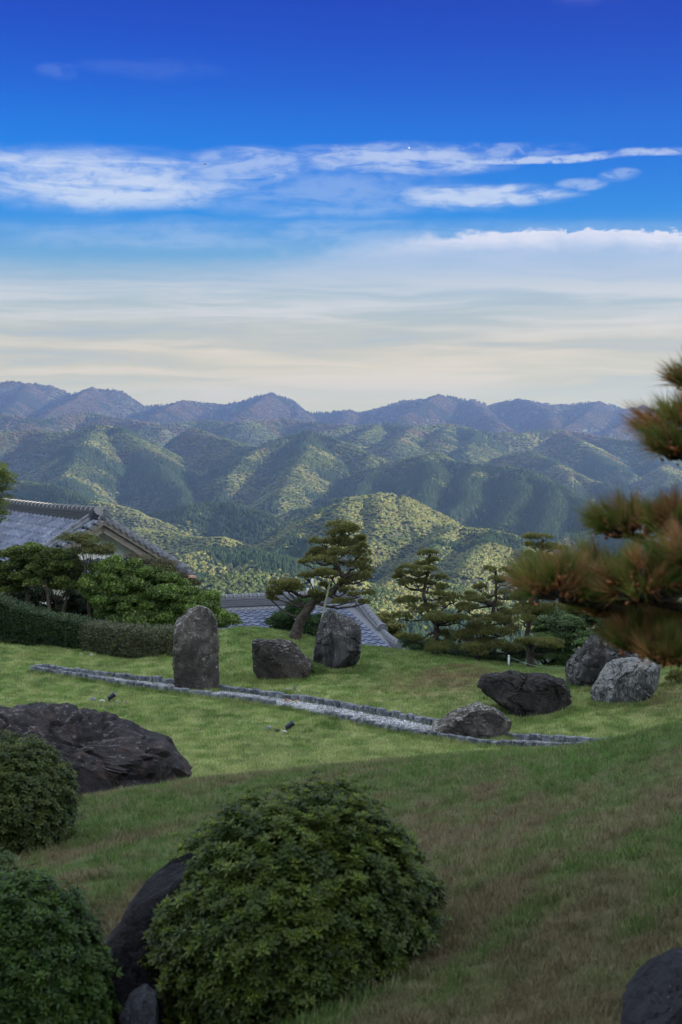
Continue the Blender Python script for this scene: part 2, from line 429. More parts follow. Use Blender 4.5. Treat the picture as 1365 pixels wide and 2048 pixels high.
def build_hills():
    az = np.concatenate([np.linspace(-1.35, -0.30, 60)[:-1], np.linspace(-0.30, 0.30, 620), np.linspace(0.30, 1.35, 60)[1:]])
    rr = np.concatenate([np.geomspace(55, 800, 60)[:-1], np.geomspace(800, 9000, 760), np.array([9600, 11000, 14000, 20000, 40000, 60000])])
    A_, R_ = np.meshgrid(az, rr)
    X = np.sin(A_) * R_; Y = np.cos(A_) * R_
    Z = far_height(X, Y)
    n, m = Z.shape
    V = np.stack([X, Y, Z], -1).reshape(-1, 3)
    i = np.arange((n - 1) * m).reshape(n - 1, m)[:, :-1].ravel()
    Fc = np.stack([i, i + 1, i + m + 1, i + m], -1)
    me = mesh_np('hills', V, Fc, smooth=True)
    def b(t, bs, out):
        p = geo_pos(t)
        n1 = t.noise(p, 0.004, 6); n2 = t.noise(p, 0.02, 6)
        c = t.mix(t.rng(n1, 0.4, 0.6), (0.022, 0.036, 0.018), (0.040, 0.046, 0.022))
        c = t.mix(t.rng(n2, 0.5, 0.75, 0, 0.5), c, (0.075, 0.052, 0.034))
        t.link(c, bs.inputs['Base Color']); bump(t, bs, t.noise(p, 0.12, 5, 0.7), 6.0)
    o = obj('hills', me, mat('wooded_hill_ground', b)); tag(o, kind='structure')
    return o
build_hills()

def crown_mesh(kind, seed):
    rg = np.random.default_rng(seed)
    if kind == 'leafy':
        import bmesh
        bm = bmesh.new(); bmesh.ops.create_icosphere(bm, subdivisions=1, radius=1.0)
        V0 = np.array([v.co[:] for v in bm.verts]); F0 = np.array([[v.index for v in f.verts] for f in bm.faces]); bm.free()
        Vs = []; Fs = []
        for i in range(24):
            d = rg.normal(0, 1, 3); d /= np.linalg.norm(d); d[2] = abs(d[2]) * 0.9 - 0.15
            c = d * rg.uniform(0.20, 0.38) if i else np.zeros(3); rr = rg.uniform(0.10, 0.20) if i else 0.30
            Fs.append(F0 + len(Vs) * 42)
            Vs.append(V0 * rr * (1 + 0.16 * rg.normal(0, 1, (len(V0), 1))) * [1, 1, 0.85] + c + [0, 0, 0.45])
        return mesh_np('leafy_crown', np.concatenate(Vs), np.concatenate(Fs))
    seg = 8; rows = 6; V = []; Fc = []
    for i in range(rows):
        z0 = 0.08 + i * 0.155; r0 = 0.25 * (1 - i / rows) + 0.03
        b = len(V)
        for k in range(seg):
            a = 2 * math.pi * (k + 0.5 * (i % 2)) / seg; q = r0 * (1 + 0.3 * rg.uniform(-1, 1))
            V.append((q * math.cos(a), q * math.sin(a), z0 + 0.03 * rg.uniform(-1, 1)))
        V.append((0, 0, z0 + 0.25))
        for k in range(seg): Fc.append((b + k, b + (k + 1) % seg, b + seg))
    return mesh_np('conifer_crown', np.array(V), np.array(Fc))

def forest_mat():
    def b(t, bs, out):
        c = attr(t, 'tint', 'INSTANCER')
        p = geo_pos(t)
        n = t.noise(p, 0.9, 3, 0.7)
        c = t.mix(1.0, c, t.mix(t.rng(n, 0.3, 0.7), (0.72, 0.74, 0.72), (1.25, 1.22, 1.1)), 'MULTIPLY')
        leaf_shader(t, bs, out, c, 0.18); bs.inputs['Roughness'].default_value = 0.95; bs.inputs['Specular IOR Level'].default_value = 0.05
    return mat('forest_foliage', b)
M_FOREST = forest_mat()
SRC_L = [source('leafy_crown', crown_mesh('leafy', 20 + i), M_FOREST) for i in range(5)]
SRC_C = [source('conifer_crown', crown_mesh('conifer', 40 + i), M_FOREST) for i in range(3)]
def forest_points():
    pts = []; rg = np.random.default_rng(11)
    for r0, r1, sp, half in ((300, 900, 5.0, .30), (900, 1700, 4.4, .29), (1700, 3000, 5.0, .28), (3000, 4600, 6.3, .275), (4600, 6400, 9.0, .27), (6400, 8300, 9.5, .27)):
        n = int(half * 2 * (r1 ** 2 - r0 ** 2) / 2 / sp ** 2)
        r = np.sqrt(rg.uniform(r0 ** 2, r1 ** 2, n)); a = rg.uniform(-half, half, n)
        pts.append(np.stack([np.sin(a) * r, np.cos(a) * r, np.full(n, sp)], -1))
    return np.concatenate(pts)
def build_forest():
    q = forest_points(); X, Y, sp = q.T
    Z = far_height(X, Y)
    # drop trees on slopes turned away from the viewer
    e = 25.0; r = np.hypot(X, Y)
    Zb = far_height(X * (1 + e / r), Y * (1 + e / r))
    facing = (Zb - Z) / e - Z / r * 0 > (Z / r) - 0.28
    X, Y, Z, sp, r = X[facing], Y[facing], Z[facing], sp[facing], r[facing]
    n = len(X); rg = np.random.default_rng(12)
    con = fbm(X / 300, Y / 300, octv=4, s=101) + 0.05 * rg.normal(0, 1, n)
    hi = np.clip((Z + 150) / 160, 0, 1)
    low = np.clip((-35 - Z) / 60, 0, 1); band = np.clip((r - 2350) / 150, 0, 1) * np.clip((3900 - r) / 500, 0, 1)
    is_c = con > 0.16 - 0.34 * band * low  # dark conifers set on low flanks to imitate shade behind the foothill
    brown = fbm(X / 330 + 9, Y / 330, octv=3, s=131) + 0.07 * rg.normal(0, 1, n) + 0.25 * hi - 0.25 * np.clip((3300 - r) / 800, 0, 1) + 0.5 * np.clip((r - 4200) / 2500, 0, 1)
    fresh = fbm(X / 150, Y / 150, octv=3, s=151) + 0.09 * rg.normal(0, 1, n) - 0.28 * np.clip((1600 - r) / 400, 0, 1) - 0.16 * np.clip((r - 2300) / 400, 0, 1) + 0.12 * np.exp(-((r - 2050) / 250) ** 2) + 0.35 * (1 - hi)  # more fresh leaves around the foothill so it reads as lit
    C = np.empty((n, 3))
    u = rg.uniform(0, 1, (n, 1))
    green = np.array([0.040, 0.062, 0.026]) * (1 - u) + np.array([0.066, 0.084, 0.034]) * u
    yel = np.array([0.128, 0.128, 0.056]) * (1 - u) + np.array([0.088, 0.112, 0.048]) * u
    brn = np.array([0.082, 0.062, 0.044]) * (1 - u) + np.array([0.068, 0.062, 0.042]) * u
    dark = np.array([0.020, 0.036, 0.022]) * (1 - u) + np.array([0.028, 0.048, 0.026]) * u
    C[:] = green
    k = fresh > 0.12; C[k] = yel[k]
    k = brown > 0.42; C[k] = brn[k]
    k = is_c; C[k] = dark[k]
    k = r > 6300; C[k] = (np.array([0.046, 0.036, 0.034]) * (1 - u) + np.array([0.060, 0.046, 0.038]) * u)[k]
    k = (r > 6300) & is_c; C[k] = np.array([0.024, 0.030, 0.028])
    C *= 0.95
    C *= rg.uniform(0.88, 1.12, (n, 1)) * (1 + 0.35 * fbm(X / 90, Y / 90, octv=3, s=171))[:, None]
    h = np.where(is_c, sp * rg.uniform(1.2, 1.7, n), sp * np.where(r > 1700, rg.uniform(1.0, 1.3, n), rg.uniform(1.1, 1.7, n))); h = np.minimum(h, 20)
    w = np.where(is_c, sp * rg.uniform(0.95, 1.25, n) * 2.0, sp * np.where(r > 1700, rg.uniform(1.5, 2.0, n), rg.uniform(1.25, 1.75, n)))
    S = np.stack([w, w * rg.uniform(0.85, 1.15, n), h], -1)
    rot = np.zeros((n, 3)); rot[:, 2] = rg.uniform(0, 6.28, n)
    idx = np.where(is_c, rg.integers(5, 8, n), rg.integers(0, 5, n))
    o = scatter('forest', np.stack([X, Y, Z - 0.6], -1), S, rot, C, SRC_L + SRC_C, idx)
    tag(o, 'spring woodland of leafy and conifer trees covering the hills across the valley', 'forest', kind='stuff')
    return n
print('forest', build_forest())

def build_haze():
    mb = MB(); mb.box((0, 4200, 0), (16000, 9400, 0))
    x0, x1, y0, y1, z0, z1 = -6500, 6500, -400, 8900, -300, 262
    mb = MB(); mb.box(((x0 + x1) / 2, (y0 + y1) / 2, (z0 + z1) / 2), (x1 - x0, y1 - y0, z1 - z0))
    m = bpy.data.materials.new('haze_air'); m.use_nodes = True; t = NT(m.node_tree); t.n.clear()
    out = t.new('ShaderNodeOutputMaterial'); v = t.new('ShaderNodeVolumePrincipled')
    v.inputs['Color'].default_value = (0.34, 0.52, 1.0, 1); v.inputs['Density'].default_value = HAZE
    v.inputs['Anisotropy'].default_value = 0.5
    t.link(v.outputs[0], out.inputs['Volume'])
    m.cycles.homogeneous_volume = True
    o = mb.build('haze', m); tag(o, 'thin blue evening haze filling the valley air', 'haze', kind='stuff')
    return o
HAZE = 5.4e-5
build_haze()
# ---------------------------------------------------------------- garden ground: thin-plate surface through measured points
CTRL = [(-60,2130,5.6),(240,2140,5.9),(640,2048,5.3),(1020,2048,4.95),(1365,2048,4.6),(1365,1750,6.0),(930,1790,6.4),(1100,1760,6.2),(150,1775,7.1),(0,1748,7.8),
 (1000,1600,8.3),(500,1640,8.6),(250,1655,8.8),(1365,1600,7.4),(375,1562,10.6),(683,1542,11.0),(1000,1511,11.0),(1250,1493,10.2),(1365,1452,9.6),(1500,1420,9.0),(150,1622,9.6),(250,1588,10.2),
 (55,1340,33.4),(200,1363,31.6),(345,1384,30.4),(560,1410,28.8),(700,1440,27.1),(860,1472,25.6),(1100,1498,24.4),(1250,1490,24.8),(500,1500,24.2),(200,1450,26.6),(0,1400,29.5),(-200,1380,30.5),
 (0,1286,38.0),(200,1300,36.8),(345,1312,36.0),(-300,1270,39.0),(450,1262,35.0),(520,1258,36.0),(600,1277,35.2),(640,1291,34.6),(430,1290,34.2),(480,1345,32.4),(400,1330,33.2),
 (730,1300,35.0),(830,1307,35.0),(780,1400,29.4),(640,1370,31.0),(890,1332,31.6),(960,1346,31.0),(900,1400,28.7),(830,1350,32.0),(1000,1336,34.0),(1060,1339,34.0),(1130,1352,33.0),(1045,1440,27.4),(1180,1396,28.6),(1270,1412,27.6),(1365,1440,26.0),(1365,1388,29.0),(1300,1345,31.5),(1500,1400,27.5),(1600,1350,30)]
cp = np.array([P(*c)[:] for c in CTRL])
extra = [(-14,4,-4.0),(-9,7,-3.9),(-9,11,-4.3),(-5.5,8,-3.3),(-7,14,-4.9),(-16,14,-5.2),(-3.2,13,-3.75),(-1.2,13.2,-3.72),(0.8,13.2,-3.65),(-2,15,-4.45),(2,15,-4.3),(-3,18.4,-5.0),(1.5,18.4,-4.95),(-10,20,-5.3),(5,15.5,-4.0),(6,19,-4.9),(8,24,-5.2),
         (0,2,-1.75),(0,-2,-1.65),(-4,0,-2.2),(4,0,-1.5),(0,-8,-1.5),(-10,-4,-3.0),(8,4,-1.4),(8,10,-1.8),(-20,28,-5.6),(12,33,-5.1),
         (-12,44,-8.2),(-4,44,-8.2),(4,44,-8.6),(12,44,-8.0),(-24,46,-8.6),(-3,40,-6.6),(3,40,-6.9),(-10,41.2,-6.7),(-12,54,-10.8),(0,54,-11.2),(12,54,-11.0),(-24,58,-11.8),(0,64,-13.2),(24,50,-8),(18,20,-3.5),(18,5,0.5),(18,-10,1.5)]
cp = np.concatenate([cp, np.array(extra, float)])
def _U(r2): return 0.5 * r2 * np.log(np.maximum(r2, 1e-9))
_n = len(cp)
_K = _U(((cp[:, None, :2] - cp[None, :, :2]) ** 2).sum(-1)) + np.eye(_n) * 0.02
_Pm = np.c_[np.ones(_n), cp[:, :2]]
_A = np.zeros((_n + 3, _n + 3)); _A[:_n, :_n] = _K; _A[:_n, _n:] = _Pm; _A[_n:, :_n] = _Pm.T
_W = np.linalg.solve(_A, np.r_[cp[:, 2], 0, 0, 0])
def ground_h(X, Y):
    X = np.asarray(X, float); Y = np.asarray(Y, float); sh = X.shape
    x = X.ravel(); y = Y.ravel(); o = np.empty(len(x))
    for i in range(0, len(x), 20000):
        a, b = x[i:i + 20000], y[i:i + 20000]
        d = (a[:, None] - cp[None, :, 0]) ** 2 + (b[:, None] - cp[None, :, 1]) ** 2
        o[i:i + 20000] = _U(d) @ _W[:_n] + _W[_n] + _W[_n + 1] * a + _W[_n + 2] * b
    # unseen slope added on the right to keep the evening sun off the garden
    rise = np.clip((x - 17) / 45, 0, 1); rise = rise * rise * (3 - 2 * rise); fy = np.clip((y - 19) / 9, 0, 1); rise = rise * (1 - 0.1 * fy)
    far = np.clip((x - 13) / 10, 0, 1)
    o = o * (1 - far) + np.interp(y, [-60, 0, 20, 50, 70], [1, 1, -3, -8, -13]) * far + rise * 19
    farl = np.clip((-x - 22) / 10, 0, 1); o = o * (1 - farl) + np.interp(y, [-60, 0, 20, 42, 70], [-4, -5, -5.5, -7, -13]) * farl
    back = np.clip((-y - 6) / 8, 0, 1); hb = np.clip((-y - 9) / 20, 0, 1); hb = hb * hb * (3 - 2 * hb); o = o * (1 - back) + (-1.4 + np.maximum(rise * 19, hb * 20)) * back  # unseen hill added behind the camera to block sky light
    o = o + 0.030 * fbm(x * 0.7, y * 0.7, octv=3, s=3) + 0.012 * fbm(x * 4, y * 4, octv=2, s=8)
    return o.reshape(sh)
_TBL = None
def G(px, py, d0=19.0, d1=44.0):
    """where the sight line of a photograph pixel meets the garden ground"""
    D = np.arange(d0, d1, 0.05); q = P(px, py, 1.0)
    g = ground_h(D * q.x, D); s = D * q.z - g
    k = np.where((s[:-1] > 0) & (s[1:] <= 0))[0]
    i = k[0] if len(k) else int(np.argmin(np.abs(s)))
    return Vector((D[i] * q.x, D[i], g[i]))
def gz(x, y): return float(ground_h(np.array([x]), np.array([y]))[0])

FAR_EDGE = [(70,1338),(110,1342),(170,1350),(230,1356),(290,1363),(345,1370),(390,1376),(438,1381),(528,1393),(600,1404),(690,1418),(780,1436),(864,1452),(950,1468),(1030,1481),(1111,1486),(1237,1491),(1300,1494)]
NEAR_EDGE = [(62,1343),(110,1350),(170,1360),(230,1371),(290,1378),(345,1386),(420,1397),(528,1409),(576,1418),(654,1434),(690,1443),(756,1458),(828,1471),(882,1480),(948,1491),(996,1496),(1056,1499),(1105,1500),(1237,1500),(1300,1502)]
FAR_G = [G(*q) for q in FAR_EDGE]; NEAR_G = [G(*q) for q in NEAR_EDGE]
def resample(pts, step):
    p = np.array([[v[0], v[1]] for v in pts]); d = np.r_[0, np.cumsum(np.hypot(*np.diff(p, axis=0).T))]
    n = int(d[-1] / step); s = (np.arange(n) + 0.5) * d[-1] / n
    # smoothed polyline
    x = np.interp(s, d, p[:, 0]); y = np.interp(s, d, p[:, 1])
    for _ in range(3):
        x[1:-1] = (x[:-2] + 2 * x[1:-1] + x[2:]) / 4; y[1:-1] = (y[:-2] + 2 * y[1:-1] + y[2:]) / 4
    return np.stack([x, y], -1)
FE = resample(FAR_G, 0.215); NE = resample(NEAR_G, 0.215)
def in_path(x, y, pad=0.0):
    yf = np.interp(x, FE[:, 0], FE[:, 1]); yn = np.interp(x, NE[:, 0], NE[:, 1])
    return (x > FE[0, 0] - 0.1) & (x < 6.2) & (y < yf + pad) & (y > yn - pad)

def grass_tint(x, y):
    """colour of the turf: green lawn, straw-coloured mound with green streaks"""
    n = len(x)
    green = np.array([0.185, 0.265, 0.070]); deep = np.array([0.080, 0.145, 0.030]); straw = np.array([0.255, 0.215, 0.120]); brown = np.array([0.160, 0.120, 0.060]); yel = np.array([0.340, 0.370, 0.150])
    fg = 1 / (1 + np.exp((y - 13.0) * 1.2))
    n1 = fbm(x * 0.55, y * 0.55, octv=4, s=201); n2 = fbm(x * 2.2, y * 2.2, octv=3, s=211)
    lawn = green + (deep - green) * np.clip(0.5 + 1.1 * n1, 0, 1)[:, None]
    lawn = lawn + (yel - lawn) * np.clip(0.30 + 1.4 * n2 + 0.5 * np.clip((27 - y) / 6, 0, 1), 0, 0.8)[:, None]  # extra yellow towards the front makes the lawn read as lit
    # browned turf on the small mounds beyond the path
    def spot(px, py, r, a):
        g = G(px, py); return a * np.exp(-((x - g.x) ** 2 + 0.35 * (y - g.y) ** 2) / r ** 2)
    bw = spot(880, 1345, 1.0, 0.9) + spot(960, 1350, 0.7, 0.7) + spot(1330, 1395, 1.2, 0.8) + spot(830, 1370, 0.9, 0.35)
    lawn = lawn + (brown - lawn) * np.clip(bw * (0.75 + 0.9 * n2), 0, 0.9)[:, None]
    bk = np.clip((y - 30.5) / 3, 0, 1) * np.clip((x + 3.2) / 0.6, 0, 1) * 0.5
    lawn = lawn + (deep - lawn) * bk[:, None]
    a = R(52); u = x * math.cos(a) + y * math.sin(a); v = -x * math.sin(a) + y * math.cos(a)
    st = fbm(u * 0.42, v * 2.1, octv=3, s=221); st2 = fbm(x * 5, y * 5, octv=3, s=231)
    crest = np.clip((y - 7.4) / 2.6, 0, 1) * np.clip(0.60 + 0.20 * x, 0.2, 1.5)
    gm = np.clip(0.36 + 2.3 * st + 1.2 * st2 + 0.95 * crest, 0, 1)
    mound = straw * 0.80 + (deep * 1.25 - straw * 0.80) * gm[:, None]
    mound = mound + (brown - mound) * np.clip(0.3 + 1.2 * fbm(x * 9, y * 9, octv=2, s=241) - gm * 0.6, 0, 0.6)[:, None]
    mound = mound * (0.74 + 0.10 * np.clip(crest * np.clip(0.4 + x * .2, 0, 1), 0, 1))[:, None]  # mound darkened in colour to imitate its shade beside the lawn
    out = lawn * (1 - fg)[:, None] + mound * fg[:, None]
    wild = np.clip(np.maximum((x - 14) / 8, (-y - 5) / 6), 0, 1)[:, None]      # dark ground of the added, unseen slopes
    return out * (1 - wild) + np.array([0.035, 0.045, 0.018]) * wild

def build_ground():
    gx = np.concatenate([np.linspace(-75, -14, 32)[:-1], np.arange(-14, 12, 0.14), np.linspace(12, 110, 46)])
    gy = np.concatenate([np.linspace(-70, 2, 34)[:-1], np.arange(2, 42, 0.14), np.linspace(42, 66, 26)])
    X, Y = np.meshgrid(gx, gy); Z = ground_h(X, Y)
    m = X.shape[1]; n = X.shape[0]
    ip = in_path(X, Y, 0.02); Z = np.where(ip, Z - 0.05, Z)
    V = np.stack([X, Y, Z], -1).reshape(-1, 3)
    i = np.arange((n - 1) * m).reshape(n - 1, m)[:, :-1].ravel()
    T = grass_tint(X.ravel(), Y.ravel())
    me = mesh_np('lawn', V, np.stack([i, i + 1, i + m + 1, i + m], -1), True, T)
    def b(t, bs, out):
        c = attr(t, 'tint'); p = geo_pos(t)
        nn = t.noise(p, 22.0, 5, 0.75)
        c = t.mix(1.0, c, t.mix(t.rng(nn, 0.3, 0.7), (0.55, 0.52, 0.45), (1.15, 1.15, 1.05)), 'MULTIPLY')
        t.link(c, bs.inputs['Base Color']); bs.inputs['Roughness'].default_value = 0.95
        bump(t, bs, t.noise(p, 60.0, 4, 0.8), 0.03)
    o = obj('lawn', me, mat('turf_ground', b)); tag(o, kind='structure')
build_ground()

def grass_mat():
    def b(t, bs, out):
        c = attr(t, 'tint', 'INSTANCER')
        leaf_shader(t, bs, out, c, 0.25); bs.inputs['Roughness'].default_value = 0.6; bs.inputs['Specular IOR Level'].default_value = 0.25
    return mat('grass_blades', b)
M_GRASS = grass_mat()
def tuft_mesh(seed, nb, rad, h, wd, lean):
    rg = np.random.default_rng(seed); V = []; Fc = []
    for i in range(nb):
        a = rg.uniform(0, 6.28); r = rad * math.sqrt(rg.uniform()); x, y = r * math.cos(a), r * math.sin(a)
        hh = h * rg.uniform(0.5, 1.15); la = rg.uniform(0, 6.28); ll = lean * hh * rg.uniform(0.3, 1.3)
        wa = rg.uniform(0, 3.14); wx, wy = wd * math.cos(wa), wd * math.sin(wa)
        lx, ly = ll * math.cos(la), ll * math.sin(la); k = len(V)
        V += [(x - wx, y - wy, -0.01), (x + wx, y + wy, -0.01), (x + lx * .4 + wx * .7, y + ly * .4 + wy * .7, hh * .6), (x + lx * .4 - wx * .7, y + ly * .4 - wy * .7, hh * .6), (x + lx, y + ly, hh)]
        Fc += [(k, k + 1, k + 2), (k, k + 2, k + 3), (k + 3, k + 2, k + 4)]
    return mesh_np('grass_tuft', V, Fc)
SRC_G = [source('grass_tuft', tuft_mesh(60 + i, 16, 0.05, 0.035, 0.0016, 0.8), M_GRASS) for i in range(4)] + \
        [source('lawn_tuft', tuft_mesh(70 + i, 16, 0.10, 0.060, 0.0045, 0.5), M_GRASS) for i in range(4)]
def build_grass():
    rg = np.random.default_rng(21); P_ = []
    def ring(y0, y1, dens, kind):
        half = 0.40 if kind == 0 else 0.32; area = half * (y1 ** 2 - y0 ** 2); n = int(area * dens)
        y = np.sqrt(rg.uniform(y0 ** 2, y1 ** 2, n)); x = rg.uniform(-half, half, n) * y
        P_.append(np.stack([x, y, np.full(n, kind)], -1))
    ring(3.8, 7.0, 900, 0); ring(7.0, 12.5, 520, 0)
    ring(19, 28, 130, 1); ring(28, 40, 100, 1)
    q = np.concatenate(P_); x, y, k = q.T
    keep = ~((k == 1) & in_path(x, y, 0.10)); x, y, k = x[keep], y[keep], k[keep]
    n = len(x); z = ground_h(x, y)
    T = grass_tint(x, y) * rg.uniform(0.7, 1.35, (n, 1))
    dry = rg.uniform(0, 1, n) < np.where(k == 0, 0.25, 0.10); T[dry] = T[dry] * 0.4 + np.array([0.26, 0.23, 0.13]) * 0.6
    long_ = fbm(x * 1.3, y * 1.3, octv=2, s=77)
    s = rg.uniform(0.7, 1.2, n) * np.where(k == 1, 1 + 0.7 * np.clip(long_, -0.5, 1), 1.0)
    S = np.stack([np.ones(n), np.ones(n), s], -1)
    rot = np.stack([rg.normal(0, .15, n), rg.normal(0, .15, n), rg.uniform(0, 6.28, n)], -1)
    o = scatter('grass', np.stack([x, y, z], -1), S, rot, T, SRC_G, (k * 4 + rg.integers(0, 4, n)).astype(int))
    tag(o, 'short turf grass of the lawn and mounds, green and straw-coloured', 'grass', kind='stuff')
    return n
build_grass()

# ---------------------------------------------------------------- gravel path with its edging
def build_path():
    n = 160; xs = np.linspace(FE[0, 0] + 0.05, 6.2, n); mm = 8; V = []; Fc = []
    yf = np.interp(xs, FE[:, 0], FE[:, 1]); yn = np.interp(xs, NE[:, 0], NE[:, 1])
    for j in range(mm + 1):
        yy = yn + (yf - yn) * j / mm; zz = ground_h(xs, yy) + 0.015 + 0.012 * fbm(xs * 5, yy * 5, octv=2, s=4)
        V.append(np.stack([xs, yy, zz], -1))
    V = np.concatenate(V); i = np.arange(mm * n).reshape(mm, n)[:, :-1].ravel()
    def b(t, bs, out):
        p = geo_pos(t); vr = t.new('ShaderNodeTexVoronoi'); t.link(p, vr.inputs['Vector']); vr.inputs['Scale'].default_value = 34
        hs = t.new('ShaderNodeSeparateColor'); t.link(vr.outputs['Color'], hs.inputs[0])
        t.link(t.ramp(hs.outputs[0], [(0, (0.14, 0.14, 0.145)), (0.5, (0.30, 0.30, 0.31)), (1, (0.52, 0.52, 0.52))]), bs.inputs['Base Color'])
        bump(t, bs, vr.outputs['Distance'], -0.02)
    mg = mat('gravel', b)
    o = obj('gravel_path', mesh_np('gravel_path', V, np.stack([i, i + 1, i + n + 1, i + n], -1), True), mg); tag(o, kind='structure')
    # loose stones on it
    rg = np.random.default_rng(5); import bmesh
    def bs2(t, bs, out): t.link(attr(t, 'tint', 'INSTANCER'), bs.inputs['Base Color'])
    mp = mat('gravel_stone', bs2); src = []
    for s in range(4):
        bm = bmesh.new(); bmesh.ops.create_icosphere(bm, subdivisions=1, radius=1.0)
        for v in bm.verts: v.co *= 1 + 0.25 * rg.normal()
        me = bpy.data.meshes.new('gravel_stone'); bm.to_mesh(me); bm.free(); src.append(source('gravel_stone', me, mp))
    n = 26000; x = rg.uniform(FE[0, 0], 6.2, n); u = rg.uniform(0.03, 0.97, n)
    a, c = np.interp(x, NE[:, 0], NE[:, 1]), np.interp(x, FE[:, 0], FE[:, 1]); y = a + (c - a) * u; z = ground_h(x, y) + 0.022
    s = rg.uniform(0.009, 0.022, n)
    T = np.repeat(rg.choice([0.13, 0.24, 0.36, 0.5, 0.62], n, p=[.15, .25, .3, .2, .1])[:, None], 3, 1) * np.array([0.97, 0.99, 1.04])
    dirt = np.clip(0.35 + 1.3 * fbm(x * 1.7, y * 1.7, octv=3, s=300), 0, 0.75)[:, None]; T = T * (1 - dirt * 0.55) + np.array([0.11, 0.10, 0.075]) * dirt * 0.5
    o = scatter('gravel', np.stack([x, y, z], -1), np.stack([s, s, s * .6], -1), rg.uniform(0, 6.28, (n, 3)) * [0.1, 0.1, 1], T, src, rg.integers(0, 4, n))
    tag(o, 'pale grey gravel filling the narrow edged path', 'gravel', kind='stuff')

    def be(t, bs, out):
        oi = t.new('ShaderNodeObjectInfo').outputs['Random']; p = objco(t)
        nn = t.noise(t.comb(t.m('MULTIPLY', oi, 50.0), 0.0, 0.0), 1.0)
        g2 = t.new('ShaderNodeVectorMath', operation='ADD'); t.link(p, g2.inputs[0]); t.link(t.comb(t.m('MULTIPLY', oi, 31.0), oi, 0.0), g2.inputs[1])
        n2 = t.noise(g2.outputs[0], 9.0, 5, 0.7)
        c = t.mix(oi, (0.032, 0.037, 0.052), (0.11, 0.12, 0.145))
        c = t.mix(t.rng(n2, 0.42, 0.75), c, (0.26, 0.27, 0.275)); c = t.mix(t.rng(n2, 0.45, 0.25, 0, 0.5), c, (0.045, 0.05, 0.035))
        t.link(c, bs.inputs['Base Color']); bump(t, bs, n2, 0.012)
    me_ = mat('edging_concrete', be)
    def block(seed):
        rg = np.random.default_rng(seed); mb = MB(); w = 0.104; prof = []
        for k in range(6):
            a = math.pi * (k / 5); prof.append((-w * math.cos(a) * (1.0), -0.032 * math.sin(a) ** 0.6 - 0.03))
        prof += [(w, 0.045), (-w, 0.045)]
        nn = len(prof); vs = [(x, y, -0.16) for x, y in prof] + [(x, y, 0.105) for x, y in prof] + [(x * .93, y * .86, 0.118 + 0.003 * rg.normal()) for x, y in prof]
        fs = [(i, (i + 1) % nn, nn + (i + 1) % nn, nn + i) for i in range(nn)] + [(nn + i, nn + (i + 1) % nn, 2 * nn + (i + 1) % nn, 2 * nn + i) for i in range(nn)] + [tuple(2 * nn + i for i in range(nn)), tuple(range(nn))[::-1]]
        return mb.add(vs, fs).mesh('block')
    blocks = [block(s) for s in range(5)]
    for me in blocks: me.materials.append(me_)
    rg = random.Random(4)
    for E, lab, flip in ((FE, 'long row of grey concrete edging blocks along the far side of the gravel path', 0), (NE, 'long row of grey concrete edging blocks along the near side of the gravel path', 1)):
        c = E[len(E) // 2]; root = empty('path_edging', (c[0], c[1], gz(c[0], c[1])))
        tag(root, lab, 'path edging')
        Z = ground_h(E[:, 0], E[:, 1])
        for k in range(len(E)):
            x, y = E[k]
            if x > 6.3: break
            d = E[min(k + 1, len(E) - 1)] - E[max(k - 1, 0)]; a = math.atan2(d[1], d[0])
            o = bpy.data.objects.new('block', blocks[rg.randrange(5)]); COL.objects.link(o); o.parent = root
            dz = rg.uniform(-0.022, 0.016)
            if flip and -1.3 < x < -0.25: dz -= 0.06
            o.location = (x - root.location.x, y - root.location.y, Z[k] + dz - root.location.z + 0.02)
            o.rotation_euler = (rg.uniform(-.10, .10), rg.uniform(-.07, .07), a + rg.uniform(-.10, .10))
            o.scale = (rg.uniform(0.97, 1.02), 1, 1)
build_path()
